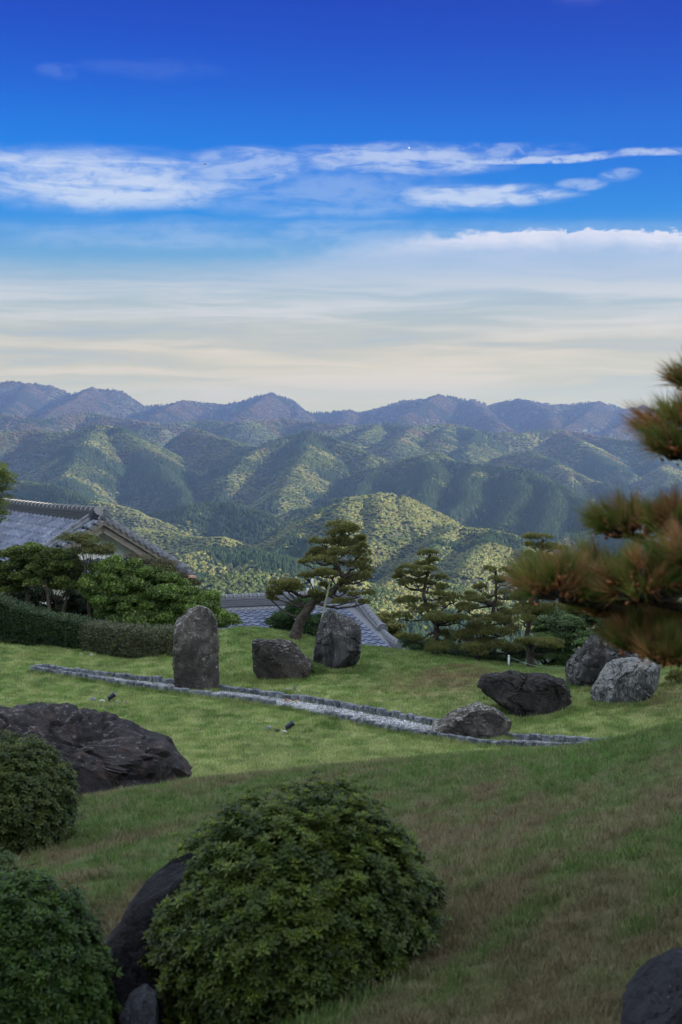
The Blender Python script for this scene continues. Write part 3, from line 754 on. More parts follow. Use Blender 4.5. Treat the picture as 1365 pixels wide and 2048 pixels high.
# ---------------------------------------------------------------- rocks
def rock_mat(name, dark, mid, lich, cover=0.5, streak=False, scale=1.0, warm=None):
    def b(t, bs, out):
        p = objco(t)
        if streak:
            mp = t.new('ShaderNodeMapping'); t.link(p, mp.inputs[0]); mp.inputs['Scale'].default_value = (3.2, 3.2, 0.55); mp.inputs['Rotation'].default_value = (0, 0.25, 0); p = mp.outputs[0]
        n1 = t.noise(p, 1.6 * scale, 6, 0.62, 0.4); n2 = t.noise(p, 7.0 * scale, 6, 0.7, 0.2); n3 = t.noise(p, 30.0 * scale, 4, 0.7)
        nb = t.noise(p, 0.7 * scale, 5, 0.6, 1.2); c = t.mix(t.rng(t.m('ADD', t.m('MULTIPLY', n1, 0.5), t.m('MULTIPLY', nb, 0.5)), 0.42, 0.60), dark, mid)
        if warm: c = t.mix(t.rng(t.noise(p, 2.3 * scale, 4), 0.56, 0.68, 0, 0.7), c, warm)
        c = t.mix(t.rng(n3, 0.5, 0.75, 0, 0.5), c, tuple(q * 1.8 for q in mid))
        nz = t.new('ShaderNodeSeparateXYZ'); t.link(t.new('ShaderNodeNewGeometry').outputs['Normal'], nz.inputs[0])
        lv = t.m('ADD', t.m('ADD', t.m('MULTIPLY', n2, 1.0), t.m('MULTIPLY', nb, 0.35)), t.m('MULTIPLY', nz.outputs[2], 0.16))
        lm = t.rng(lv, 0.96 - 0.3 * cover, 1.06 - 0.3 * cover, 0, 1)
        lm = t.m('MULTIPLY', lm, t.rng(n3, 0.35, 0.6, 0.35, 1.0))
        c = t.mix(t.m('MULTIPLY', lm, 0.85), c, lich)
        sp = t.new('ShaderNodeTexVoronoi'); t.link(p, sp.inputs['Vector']); sp.inputs['Scale'].default_value = 16 * scale
        c = t.mix(t.m('MULTIPLY', t.rng(sp.outputs['Distance'], 0.16, 0.06), t.rng(n2, 0.48, 0.6)), c, lich)
        t.link(c, bs.inputs['Base Color']); bs.inputs['Roughness'].default_value = 0.85
        h = t.m('ADD', t.m('MULTIPLY', n2, 1.0), t.m('MULTIPLY', n3, 0.35))
        bump(t, bs, h, 0.12 / scale, 1.0)
    return mat(name, b)
MR_BROWN = rock_mat('rock_brown', (0.018, 0.015, 0.014), (0.062, 0.051, 0.044), (0.26, 0.25, 0.235), 0.5, scale=1.6)
MR_GREY = rock_mat('rock_grey', (0.035, 0.031, 0.029), (0.125, 0.110, 0.100), (0.34, 0.325, 0.31), 0.66, scale=1.6)
MR_BLACK = rock_mat('rock_black', (0.012, 0.010, 0.010), (0.035, 0.029, 0.027), (0.20, 0.19, 0.185), 0.25, scale=1.4)
MR_STREAK = rock_mat('rock_streaked', (0.026, 0.024, 0.026), (0.10, 0.098, 0.10), (0.34, 0.34, 0.34), 0.55, True, 1.2)
MR_WHITE = rock_mat('rock_whitish', (0.05, 0.052, 0.055), (0.12, 0.122, 0.125), (0.36, 0.36, 0.35), 0.85, True, 2.0)
MR_FORE = rock_mat('rock_foreground', (0.012, 0.010, 0.013), (0.038, 0.031, 0.033), (0.20, 0.18, 0.18), 0.35, scale=2.4, warm=(0.075, 0.045, 0.036))
MR_SLATE = rock_mat('rock_slate', (0.010, 0.010, 0.015), (0.026, 0.027, 0.038), (0.16, 0.16, 0.19), 0.1, scale=2.2)
MR_SLATEB = rock_mat('rock_slate_blue', (0.03, 0.033, 0.042), (0.09, 0.10, 0.125), (0.2, 0.2, 0.22), 0.3, scale=3.0)
MR_TAN = rock_mat('stone_tan', (0.25, 0.18, 0.10), (0.45, 0.34, 0.20), (0.6, 0.5, 0.35), 0.3, scale=10)
MR_RED = rock_mat('stone_reddish', (0.16, 0.09, 0.07), (0.32, 0.20, 0.16), (0.5, 0.38, 0.30), 0.3, scale=10)
MR_PALE = rock_mat('stone_pale', (0.22, 0.23, 0.20), (0.42, 0.44, 0.36), (0.6, 0.6, 0.5), 0.5, scale=10)
MR_BLUE = rock_mat('stone_blue_grey', (0.10, 0.11, 0.13), (0.22, 0.24, 0.27), (0.5, 0.5, 0.5), 0.4, scale=10)

def rock(label, outline, D, depth, m, seed, sub=6, boxy=0.62, planes=9, amp=0.05, group=None, name='boulder', cat='boulder', sink=0.12, yaw=0.0):
    import bmesh
    rg = np.random.default_rng(seed)
    yc = D + depth * 0.35
    pts = np.array([P(a, b_, yc)[:] for a, b_ in outline])[:, [0, 2]]
    lo = pts[:, 1].min(); base = lo
    c = np.array([(pts[:, 0].min() + pts[:, 0].max()) / 2, (pts[:, 1].min() + pts[:, 1].max()) / 2])
    q = pts - c
    k = q[:, 1] < (q[:, 1].min() * 0.55); sink = max(sink, 0.25 * float(np.ptp(q[:, 1]))) if sub > 3 else sink; q[k, 1] -= sink                  # sunk into the turf
    ang = np.arctan2(q[:, 1], q[:, 0])
    # star-shaped radius by ray casting against the outline
    th = np.linspace(-np.pi, np.pi, 241); rad = np.zeros(241)
    for i, a in enumerate(th):
        d = np.array([math.cos(a), math.sin(a)]); best = 0
        for j in range(len(q)):
            p0, p1 = q[j], q[(j + 1) % len(q)]; e = p1 - p0; den = d[0] * e[1] - d[1] * e[0]
            if abs(den) < 1e-9: continue
            t = (p0[0] * e[1] - p0[1] * e[0]) / den; u = (p0[0] * d[1] - p0[1] * d[0]) / den
            if t > 0 and -1e-6 <= u <= 1 + 1e-6: best = max(best, t)
        rad[i] = best
    bm = bmesh.new(); bmesh.ops.create_icosphere(bm, subdivisions=sub, radius=1.0)
    N = np.array([v.co[:] for v in bm.verts]); Fc = np.array([[v.index for v in f.verts] for f in bm.faces]); bm.free()
    s = np.sqrt(N[:, 0] ** 2 + N[:, 2] ** 2); a = np.arctan2(N[:, 2], N[:, 0]); rr = np.interp(a, th, rad)
    sx = s ** boxy
    X = np.cos(a) * rr * sx; Z = np.sin(a) * rr * sx; Yy = np.sign(N[:, 1]) * np.abs(N[:, 1]) ** boxy * depth / 2
    # thinner towards the top
    V = np.stack([X, Yy, Z], -1)
    size = float(np.ptp(pts, axis=0).mean())
    hgt = np.clip((Z - Z.min()) / np.ptp(Z), 0, 1); V[:, 1] *= (1.08 - 0.45 * hgt)
    for _ in range(planes):
        n = rg.normal(0, 1, 3); n[1] = -abs(n[1]) * 1.6 if rg.uniform() < 0.75 else abs(n[1]) * 1.6; n /= np.linalg.norm(n)
        d = V @ n; lim = d.max() * rg.uniform(0.60, 0.85)
        V -= np.outer(np.maximum(d - lim, 0) * 0.9, n)
    sc = 2.4 / size
    g = V / (np.linalg.norm(V, axis=1)[:, None] + 1e-6)
    f1 = fbm(V[:, 0] * sc + seed, V[:, 1] * sc, V[:, 2] * sc, 5, seed, 0.55, True) - 0.2
    f2 = fbm(V[:, 0] * sc * 4 + seed, V[:, 1] * sc * 4, V[:, 2] * sc * 4, 3, seed + 5, 0.6)
    f3 = fbm(V[:, 0] * sc * 11 + seed, V[:, 1] * sc * 11, V[:, 2] * sc * 11, 2, seed + 8, 0.6, True)
    w1 = V[:, 0] * sc + 0.5 * f1; ck = vnoise(w1 * 0.9 + 7, V[:, 1] * sc * 0.9, V[:, 2] * sc * 0.6, seed + 11); crack = np.exp(-(ck / 0.035) ** 2)
    ck = vnoise(V[:, 0] * sc * 0.7, V[:, 1] * sc * 0.9, V[:, 2] * sc * 1.5 + 3 + 0.4 * f1, seed + 13); crack = np.maximum(crack, 0.7 * np.exp(-(ck / 0.03) ** 2))
    V += g * ((f1 - 0.15) * amp * 1.5 * size + f2 * amp * 0.8 * size + f3 * amp * 0.28 * size - crack * amp * 0.9 * size)[:, None]
    y0 = yc; x0 = c[0]
    z0 = base
    V[:, 2] += c[1] - z0
    me = mesh_np(name, V, Fc, True)
    me.set_sharp_from_angle(angle=R(34))
    o = obj(name, me, m); o.location = (x0, y0, z0); 
    tag(o, label, cat, group)
    if sub > 4: ROCKS.append((x0, D + depth * 0.3, float(np.ptp(V[:, 0])) / 2, depth / 2))
    return o
ROCKS = []
def dep(px, py): return G(px, py).y

rock('tall upright standing stone with a notched top set in the gravel path', [(349,1385),(350,1330),(349,1275),(352,1240),(362,1222),(372,1214),(382,1219),(390,1216),(402,1212),(415,1216),(428,1228),(433,1250),(435,1300),(437,1345),(438,1385),(395,1392)], dep(395, 1384) - 0.1, 0.85, MR_GREY, 3, amp=0.030, boxy=0.5)
rock('rounded dark boulder on the turf between the standing stone and the leaning pine', [(482,1340),(481,1315),(488,1295),(503,1284),(520,1280),(560,1281),(582,1283),(592,1294),(604,1306),(618,1318),(622,1335),(610,1355),(585,1363),(540,1364),(500,1352)], dep(550, 1363), 1.1, MR_BROWN, 5, amp=0.03)
rock('tall streaked grey boulder rising beside the pine with a bamboo prop leaning on it', [(622,1325),(633,1285),(642,1250),(648,1225),(662,1218),(690,1220),(712,1224),(718,1245),(720,1290),(722,1328),(690,1338),(650,1345),(630,1342)], dep(675, 1341), 1.0, MR_STREAK, 8, amp=0.04)
rock('big flat-topped black boulder lying on the turf behind the pale boulder', [(958,1375),(962,1360),(975,1351),(1010,1350),(1025,1345),(1045,1348),(1090,1354),(1125,1360),(1138,1378),(1138,1400),(1128,1415),(1133,1430),(1115,1441),(1085,1440),(1060,1428),(1010,1415),(972,1405)], dep(1060, 1440) + 0.2, 1.4, MR_BLACK, 15, amp=0.05, planes=7, boxy=0.45)
rock('pale pyramid-shaped boulder sitting across the gravel path', [(848,1466),(862,1452),(885,1440),(905,1425),(935,1414),(960,1408),(985,1416),(1005,1428),(1022,1445),(1029,1465),(1024,1482),(990,1486),(940,1482),(890,1474)], dep(945, 1484), 1.1, MR_GREY, 17, amp=0.035, boxy=0.7)
rock('tall dark lichen-spotted boulder half hidden behind the foreground pine', [(1137,1350),(1140,1330),(1152,1312),(1165,1298),(1180,1275),(1200,1262),(1225,1262),(1255,1275),(1275,1300),(1280,1350),(1262,1385),(1225,1392),(1180,1382),(1150,1368)], dep(1180, 1392) + 0.7, 1.4, MR_STREAK, 21, amp=0.05)
rock('whitish vertically veined boulder below the foreground pine branches', [(1185,1392),(1190,1375),(1205,1345),(1225,1325),(1265,1318),(1300,1322),(1325,1335),(1322,1360),(1305,1385),(1270,1402),(1230,1410),(1200,1402)], dep(1240, 1410), 1.2, MR_WHITE, 23, amp=0.04)
rock('long black boulder with a rough ridged top at the left behind the foreground shrub', [(-160,1640),(-150,1470),(-90,1432),(-20,1428),(20,1431),(75,1424),(130,1422),(170,1432),(215,1445),(262,1466),(295,1482),(330,1495),(352,1520),(378,1552),(372,1566),(300,1590),(200,1640),(60,1680),(-60,1680)], 12.2, 1.7, MR_FORE, 29, sub=6, amp=0.040, sink=0.7)
rock('slanting dark slate slab wedged between the two foreground azalea bushes', [(160,2200),(172,2060),(182,1985),(196,1920),(224,1868),(258,1818),(298,1766),(340,1714),(373,1676),(390,1700),(425,1800),(440,2000),(440,2200)], 5.78, 0.30, MR_SLATE, 31, amp=0.020, boxy=0.85, planes=2)
rock('small bluish grey rock tucked under the big azalea at the bottom', [(232,2090),(245,2020),(262,1990),(290,1972),(312,1990),(322,2090)], 5.55, 0.22, MR_SLATEB, 37, sub=4, amp=0.05)
rock('dark rounded rock in the bottom right corner of the mound', [(1250,2130),(1255,2060),(1275,2015),(1303,1978),(1335,1950),(1372,1932),(1425,1922),(1485,1960),(1505,2130)], 4.25, 0.8, MR_SLATE, 41, amp=0.03)

def stone(px, py, w, h, m, label, seed, group=None, D=None):
    g = G(px, py); D = g.y; a, b_ = w / 2, h
    ol = [(px - a, py + 1), (px - a * 1.0, py - b_ * .4), (px - a * .6, py - b_ * .9), (px, py - b_), (px + a * .7, py - b_ * .8), (px + a, py - b_ * .3), (px + a * .9, py + 1)]
    return rock(label, ol, D, w * D / F * 0.8, m, seed, sub=3, amp=0.04, group=group, name='stone', cat='stone', sink=0.02, planes=5)
stone(574, 1405, 12, 8, MR_RED, 'reddish broken stone lying on the gravel beside the far edging', 51)
stone(583, 1406, 6, 5, MR_PALE, 'small pale round stone between the reddish and the tan stone', 52)
stone(594, 1407, 13, 7, MR_TAN, 'flat tan stone lying on the gravel beside the far edging', 53)
stone(583, 1402, 7, 9, MR_RED, 'upright brownish stone fragment leaning on the far edging blocks', 54)
stone(574, 1382, 8, 6, MR_PALE, 'leftmost small yellow-green flower, modelled as a pebble, on the turf above the far edging', 55)  # these three pebbles stand in for small flowers
stone(581, 1380, 6, 5, MR_PALE, 'middle small yellow-green flower, modelled as a pebble, on the turf above the far edging', 56)
stone(598, 1384, 7, 4, MR_PALE, 'rightmost small yellow-green flower, modelled as a flat pebble, on the turf above the far edging', 57)
stone(590, 1380, 5, 9, MR_BLUE, 'thin upright bit of wood, modelled as a grey stone, standing among the flowers', 58)  # stone shape stands in for a bit of wood
stone(187, 1402, 12, 8, MR_BLUE, 'blue grey stone left of the spotlight near the standing stone', 61)
stone(205, 1404, 14, 5, MR_PALE, 'flat pale stone just left under the spotlight near the standing stone', 62)
stone(235, 1405, 12, 4, MR_PALE, 'flat pale stone right of the spotlight near the standing stone', 63)
stone(254, 1408, 7, 5, MR_RED, 'small brownish stone farthest right of the spotlight near the standing stone', 64)
stone(538, 1460, 16, 8, MR_BLUE, 'blue grey stone left of the spotlight in the middle of the lawn', 65)
stone(556, 1464, 12, 6, MR_BROWN, 'low brown stone beside the spotlight in the middle of the lawn', 66)
stone(568, 1467, 14, 7, MR_PALE, 'pale stone in front of the spotlight in the middle of the lawn', 67)
stone(607, 1468, 9, 4, MR_BROWN, 'low dark stone right of the spotlight in the middle of the lawn', 68)
stone(162, 1310, 8, 4, MR_PALE, 'left pale stone in the grass at the foot of the hedge', 69)
stone(183, 1312, 8, 5, MR_PALE, 'right pale stone in the grass at the foot of the hedge', 70)

# small black garden spotlights on spikes
def metal(name, c, r=0.45, mt=0.0):
    def b(t, bs, out):
        n = t.noise(objco(t), 14, 4); t.link(t.mix(n, tuple(q * 0.7 for q in c), tuple(min(1, q * 1.3) for q in c)), bs.inputs['Base Color'])
        bs.inputs['Roughness'].default_value = r; bs.inputs['Metallic'].default_value = mt
    return mat(name, b)
M_BLACKPL = metal('black_lamp_housing', (0.020, 0.024, 0.030), 0.4)
M_LENS = metal('lamp_lens', (0.06, 0.07, 0.08), 0.1)
for px, py, lab in ((219, 1402, 'small black spotlight on the lawn nearest the standing stone'), (574, 1462, 'small black spotlight in the middle of the lawn among stones')):
    g = G(px, py); root = empty('garden_spotlight', g); tag(root, lab, 'spotlight', 'small black garden spotlights on the lawn')
    L = 0.085; M = Matrix.Translation((0.0, 0, 0.07)) @ Matrix.Rotation(R(55), 4, 'Y')
    mb = MB(); mb.tube([(0, 0, -0.02), (0, 0, 0.13), (0, 0, 0.15)], [0.048, 0.055, 0.058], 14)
    mb.v = [tuple(M @ Vector(v)) for v in mb.v]; mb.build('lamp_housing', M_BLACKPL, root)
    mb = MB(); mb.tube([(0, 0, 0.150), (0, 0, 0.154)], [0.050, 0.050], 14); mb.v = [tuple(M @ Vector(v)) for v in mb.v]; mb.build('lens', M_LENS, root)
    mb = MB(); mb.tube([(0, 0, -0.05), (0, 0, 0.06)], [0.018, 0.022], 8); mb.box((0, 0, 0.05), (0.03, 0.09, 0.03)); mb.build('spike', M_BLACKPL, root)
# ---------------------------------------------------------------- houses with tiled roofs
def tile_mat():
    def b(t, bs, out):
        oi = t.new('ShaderNodeObjectInfo').outputs['Random']; p = geo_pos(t)
        n = t.noise(p, 3.0, 5, 0.7); n2 = t.noise(p, 0.7, 3)
        c = t.mix(oi, (0.040, 0.054, 0.098), (0.088, 0.108, 0.172)); c = t.mix(t.rng(n, 0.5, 0.75, 0, 0.6), c, (0.30, 0.32, 0.38)); c = t.mix(t.rng(n2, 0.45, 0.3, 0, 0.5), c, (0.10, 0.11, 0.13))
        t.link(c, bs.inputs['Base Color']); bs.inputs['Roughness'].default_value = 0.55; bs.inputs['Specular IOR Level'].default_value = 0.5
    return mat('roof_tile_glaze', b)
M_TILE = tile_mat()
M_CAP = metal('ridge_tile_grey', (0.115, 0.12, 0.14), 0.6)
M_CAPD = metal('ridge_tile_dark', (0.028, 0.032, 0.045), 0.85)
M_PALE = metal('weathered_mortar', (0.20, 0.20, 0.21), 0.8)
M_PLASTER = mat('white_plaster', lambda t, bs, out: t.link(t.mix(t.rng(t.noise(geo_pos(t), 1.6, 5, 0.6), 0.4, 0.75), (0.90, 0.88, 0.83), (0.80, 0.77, 0.71)), bs.inputs['Base Color']))
M_WOOD = mat('weathered_wood', lambda t, bs, out: t.link(t.mix(t.noise(geo_pos(t), 9, 4), (0.10, 0.085, 0.07), (0.26, 0.23, 0.20)), bs.inputs['Base Color']))
M_WALLRED = mat('reddish_wall', lambda t, bs, out: t.link(t.mix(t.rng(t.noise(geo_pos(t), 5, 4), 0.4, 0.6), (0.42, 0.22, 0.17), (0.50, 0.30, 0.24)), bs.inputs['Base Color']))
M_GLASSD = metal('dark_window_glass', (0.02, 0.025, 0.03), 0.08)

def pan_tile(w, l):
    """one S-shaped pantile: x across, y down the slope, z up"""
    xs = [-0.5, -0.36, -0.14, 0.10, 0.30, 0.44, 0.56]; zs = [0.035, 0.008, 0.0, 0.006, 0.040, 0.060, 0.030]
    mb = MB(); n = len(xs); th = 0.024
    vs = [(x * w, -0.55 * l, z * w / .3) for x, z in zip(xs, zs)] + [(x * w, 0.52 * l, z * w / .3 + 0.035) for x, z in zip(xs, zs)] + [(x * w, 0.52 * l, z * w / .3 + 0.035 - th - 0.02) for x, z in zip(xs, zs)]
    fs = [(i, i + 1, n + i + 1, n + i) for i in range(n - 1)] + [(n + i, n + i + 1, 2 * n + i + 1, 2 * n + i) for i in range(n - 1)]
    me = mb.add(vs, fs).mesh('tile'); me.materials.append(M_TILE); return me

def tiled_slope(root, origin, across, down, width, length, w, l, keep, cap, view):
    """tiles as parts on a sloping plane; origin = upper corner; keep(s, t) tells which exist"""
    across = across.normalized(); down = down.normalized(); nrm = across.cross(down).normalized()
    if nrm.z < 0: nrm = -nrm
    me = pan_tile(w, l); spots = []
    nc = int(width / w); nr = int(length / l)
    for r in range(nr):
        for c in range(nc):
            s, t_ = (c + 0.5) * w, (r + 0.5) * l
            if keep(s, t_): spots.append((origin + across * s + down * t_ + nrm * 0.03, r, c))
    spots.sort(key=lambda q: view(q[0]))
    Mr = Matrix((across, down, nrm)).transposed()
    if Mr.determinant() < 0: Mr = Matrix((-across, down, nrm)).transposed()
    eul = Mr.to_euler(); inv = root.matrix_basis.inverted()
    rr = random.Random(5)
    for p, r, c in spots[:cap]:
        o = bpy.data.objects.new('tile', me); COL.objects.link(o); o.parent = root
        o.matrix_basis = inv @ (Matrix.Translation(p) @ Mr.to_4x4())
    if len(spots) > cap:
        V = np.array([v.co[:] for v in me.vertices]); Fc = [tuple(f.vertices) for f in me.polygons]; mb = MB()
        M3 = np.array(Mr)
        for p, r, c in spots[cap:]:
            mb.add([inv @ Vector(q) for q in (V @ M3.T + np.array(p[:]))], Fc)
        o = mb.build('roof_tiles', M_TILE, root); o['kind'] = 'stuff'
    # boarding under the tiles
    return nrm

def world_mb(root, mb, name, m, smooth=False, kind=None):
    inv = root.matrix_basis.inverted(); mb.v = [tuple(inv @ Vector(v)) for v in mb.v]
    o = mb.build(name, m, root, smooth)
    if kind: o['kind'] = kind
    return o

def ridge_run(root, pts, r, m, mcap, seg_len, name='ridge', body_h=0.0, body_w=0.2, caps=True):
    """ridge: a stack of flat courses with round cover tiles along the top"""
    pts = [Vector(p) for p in pts]
    d = [0]
    for a, b_ in zip(pts[:-1], pts[1:]): d.append(d[-1] + (b_ - a).length)
    def at(s):
        for i in range(len(pts) - 1):
            if s <= d[i + 1] or i == len(pts) - 2:
                u = (s - d[i]) / max(d[i + 1] - d[i], 1e-6); return pts[i].lerp(pts[i + 1], u), (pts[i + 1] - pts[i]).normalized()
    if body_h > 0:
        n = 4
        for k in range(n):
            mb = MB(); hw = body_w * (0.5 - 0.05 * k) + (0.03 if k % 2 else 0.0); z0 = body_h * k / n; z1 = body_h * (k + 0.86) / n
            for a, b_ in zip(pts[:-1], pts[1:]):
                t = (b_ - a); sd = Vector((-t.y, t.x, 0)).normalized() * hw
                vs = [a - sd + Vector((0, 0, z0)), a + sd + Vector((0, 0, z0)), b_ + sd + Vector((0, 0, z0)), b_ - sd + Vector((0, 0, z0)),
                      a - sd + Vector((0, 0, z1)), a + sd + Vector((0, 0, z1)), b_ + sd + Vector((0, 0, z1)), b_ - sd + Vector((0, 0, z1))]
                mb.add(vs, [(0, 1, 2, 3), (4, 7, 6, 5), (0, 4, 5, 1), (2, 6, 7, 3), (1, 5, 6, 2), (0, 3, 7, 4)])
            world_mb(root, mb, 'ridge_course', m)
    up = Vector((0, 0, body_h))
    n = int(d[-1] / seg_len)
    for i in range(n):
        a, t = at(i * seg_len); b_, _ = at((i + 0.97) * seg_len)
        mb = MB(); mb.tube([a + up, b_ + up], [r, r * 0.94], 8)
        q = world_mb(root, mb, 'ridge_tile', mcap, True)
        if caps:
            mb = MB(); mb.tube([a + up - t * 0.02, a + up + t * 0.035], [r * 1.14, r * 1.14], 8); world_mb(root, mb, 'ridge_band', M_PALE)

def demon_tile(root, c, right, up_, out_, s):
    """end ornament: shield with scrolls"""
    mb = MB()
    def disc(cx, cz, r, th, y0=0.0, seg=12):
        b0 = c + right * cx * s + up_ * cz * s
        mb.tube([b0 + out_ * (y0 * s), b0 + out_ * ((y0 + th) * s)], [r * s, r * s * 0.85], seg)
    disc(0, 0.15, 0.26, 0.16); disc(0, 0.42, 0.20, 0.14); disc(-0.26, 0.02, 0.15, 0.18); disc(0.26, 0.02, 0.15, 0.18); disc(-0.40, -0.16, 0.12, 0.14); disc(0.40, -0.16, 0.12, 0.14)
    disc(0, 0.40, 0.12, 0.08, 0.15); disc(-0.26, 0.02, 0.07, 0.06, 0.18); disc(0.26, 0.02, 0.07, 0.06, 0.18); disc(0, 0.12, 0.10, 0.08, 0.15)
    mb.tube([c + up_ * 0.5 * s, c + up_ * 0.58 * s + out_ * 0.3 * s], [0.1 * s, 0.12 * s], 10)
    world_mb(root, mb, 'ridge_end_ornament', M_CAP, False)

def lerp_surf(mb, A, B, C, D_, n=1): mb.add([A, B, C, D_], [(0, 1, 2, 3)])
def slab(mb, A, B, C, D_, th):
    n = (B - A).cross(D_ - A).normalized() * th
    if n.z > 0: n = -n
    mb.add([A, B, C, D_, A + n, B + n, C + n, D_ + n], [(0, 1, 2, 3), (7, 6, 5, 4), (0, 4, 5, 1), (1, 5, 6, 2), (2, 6, 7, 3), (3, 7, 4, 0)])

def build_house_left():
    K = P(196, 1040, 48.0)
    u = Vector((-0.60, 0.80, 0)).normalized()         # along the ridge, away from the viewer
    # refine so that the far part of the ridge shows at (0, 1015)
    best = (1e9, 0.9)
    for aa in np.arange(0.6, 1.25, 0.02):
        for q in np.arange(2, 40, .1):
            x = K.x - math.cos(aa) * q; y = K.y + math.sin(aa) * q
            if x / y * F + 682.5 <= 0:
                best = min(best, (abs(870 - K.z / y * F - 1014), aa)); break
    a = best[1]; u = Vector((-math.cos(a), math.sin(a), 0)); w = Vector((-math.sin(a), -math.cos(a), 0))    # w: down the front slope, towards the viewer
    gn = -u                                             # gable normal
    Z = Vector((0, 0, 1)); pitch = 0.62
    root = empty('tiled_house', (K.x, K.y, gz(K.x, K.y) - 1.0)); tag(root, 'left house with a blue-grey pantile gable roof and white plaster gable behind the shrubs', 'house')
    L = 16.0; Wf = 6.6; Wb = 3.3
    dn = (w - Z * pitch).normalized(); db = (-w - Z * pitch).normalized()
    over = 0.55
    A = K + gn * over
    # boarding
    mb = MB(); lf = Wf / w.length * math.sqrt(1 + pitch ** 2)
    slab(mb, A, A + dn * lf, A + dn * lf + u * L, A + u * L, 0.12)
    lb = Wb * math.sqrt(1 + pitch ** 2)
    slab(mb, A, A + u * L, A + u * L + db * lb, A + db * lb, 0.12)
    world_mb(root, mb, 'roof_boarding', M_WOOD)
    TW = 0.42; TL = 0.40
    # front slope, starting behind the descending ridge
    tiled_slope(root, A + u * 0.95, u, dn, L - 0.9, lf, TW, TL, lambda s, t: True, 300, lambda p: (p - Vector((K.x - 3, K.y, K.z))).length)
    # main ridge
    ridge_run(root, [A + u * 0.5 - Z * 0.02, A + u * 5 - Z * 0.10, A + u * L - Z * 0.12], 0.13, M_CAPD, M_CAPD, 0.42, body_h=0.34, body_w=0.55)
    mb = MB(); 
    # pale flat course under the ridge on the front side
    a0 = A + u * 1.0 + dn * 0.42; slab(mb, a0, a0 + dn * 0.22, a0 + dn * 0.22 + u * (L - 1), a0 + u * (L - 1), -0.13); world_mb(root, mb, 'ridge_flashing_tile', M_CAP)
    # descending ridge (front) and rake tile rows
    for side, d, ln in ((1, dn, lf * 0.62), (-1, db, lb)):
        p0 = A + u * (0.75 if side == 1 else 0.45) + d * 0.15
        sag = lambda q, f: q - Z * 0.10 * math.sin(f * math.pi)
        for k in range(3):
            pts = [p0 + d * (ln * f) + u * (0.16 * k - 0.1) for f in (0, .33, .66, 1)]
            ridge_run(root, [q + Z * 0.10 for q in pts], 0.085, M_CAP, M_CAP, 0.42, body_h=0.16 if k == 1 else 0.06, body_w=0.24, caps=False)
        # outermost two rows of rake tiles with round ends facing the gable
        nt = int(ln / 0.27)
        for k in range(nt):
            c = A + d * (0.25 + k * 0.27) + gn * 0.02 + Z * 0.07
            mb = MB(); mb.tube([c + gn * 0.06, c + u * 0.36], [0.088, 0.08], 10); world_mb(root, mb, 'rake_tile', M_CAP, False)
            if side == 1 and k % 2 == 0:
                c2 = c + u * 0.30 + d * 0.12; mb = MB(); mb.tube([c2 - d * 0.14, c2 + d * 0.26 + Z * 0.02], [0.11, 0.12], 8); world_mb(root, mb, 'rake_tile', M_TILE, True)
        # barge board
        mb = MB(); b0 = A + gn * -0.10 - Z * 0.17
        slab(mb, b0, b0 + d * ln, b0 + d * ln + u * 0.09, b0 + u * 0.09, 0.19); world_mb(root, mb, 'barge_board', M_WOOD)
        b0 = A + u * 0.28 - Z * 0.22; mb = MB(); slab(mb, b0, b0 + d * ln, b0 + d * ln + u * 0.09, b0 + u * 0.09, 0.12); world_mb(root, mb, 'inner_barge_board', M_WOOD)
    demon_tile(root, A + gn * 0.05 + Z * 0.16, w, Z, gn, 0.46)
    # gable wall
    g0 = K + u * 0.25; mb = MB(); top = g0 - Z * 0.16
    fl = top + w * 4.2 - Z * 4.2 * pitch; fr = top - w * Wb - Z * Wb * pitch
    lo = -Z * 0.35
    mb.add([top, fl, fl + lo, fr + lo, fr, top + u * .2, fl + u * .2, fl + lo + u * .2, fr + lo + u * .2, fr + u * .2], [(0, 1, 2, 3, 4), (9, 8, 7, 6, 5), (0, 5, 6, 1), (0, 4, 9, 5), (1, 6, 7, 2), (4, 3, 8, 9)])
    world_mb(root, mb, 'gable_wall', M_PLASTER)
    mb = MB(); v = top - Z * 0.75 + gn * 0.03; mb.add([v + w * 0.14, v - w * 0.14, v - w * 0.10 - Z * 0.16, v + w * 0.10 - Z * 0.16, v + w * .14 + u * .04, v - w * .14 + u * .04, v - w * .1 - Z * .16 + u * .04, v + w * .1 - Z * .16 + u * .04], [(0, 1, 2, 3), (7, 6, 5, 4), (0, 4, 5, 1), (1, 5, 6, 2), (2, 6, 7, 3), (3, 7, 4, 0)]); world_mb(root, mb, 'gable_vent', M_CAPD)
    mb = MB(); bt = top - Z * 1.95; slab(mb, bt + w * 3.6 + gn * 0.1, bt - w * 3.2 + gn * 0.1, bt - w * 3.2 + u * 0.02, bt + w * 3.6 + u * 0.02, 0.16); world_mb(root, mb, 'gable_beam', M_WOOD)
    # skirt roof under the gable with its hip running to the right hand corner
    cr = A + db * lb                                   # lower end of the right rake
    corner = P(374, 1146, cr.y - 0.4)
    hip0 = P(303, 1117, cr.y + 0.0)
    ridge_run(root, [hip0, hip0.lerp(corner, 0.5) - Z * 0.05, corner], 0.10, M_CAP, M_CAP, 0.34, body_h=0.14, body_w=0.26, caps=False)
    demon_tile(root, corner + Z * 0.05, u, Z, (corner - hip0).normalized(), 0.34)
    mb = MB(); fl2 = hip0 + w * 4.5 + gn * 1.2 - Z * 0.9
    slab(mb, hip0 - Z * 0.02, corner, corner + w * 5.5, hip0 + w * 4.5, 0.1); world_mb(root, mb, 'skirt_roof_boarding', M_WOOD)
    ac = (w).normalized(); dsk = ((corner - hip0) - w * (corner - hip0).dot(w)).normalized()
    Ls = ((corner - hip0) - w * (corner - hip0).dot(w)).length
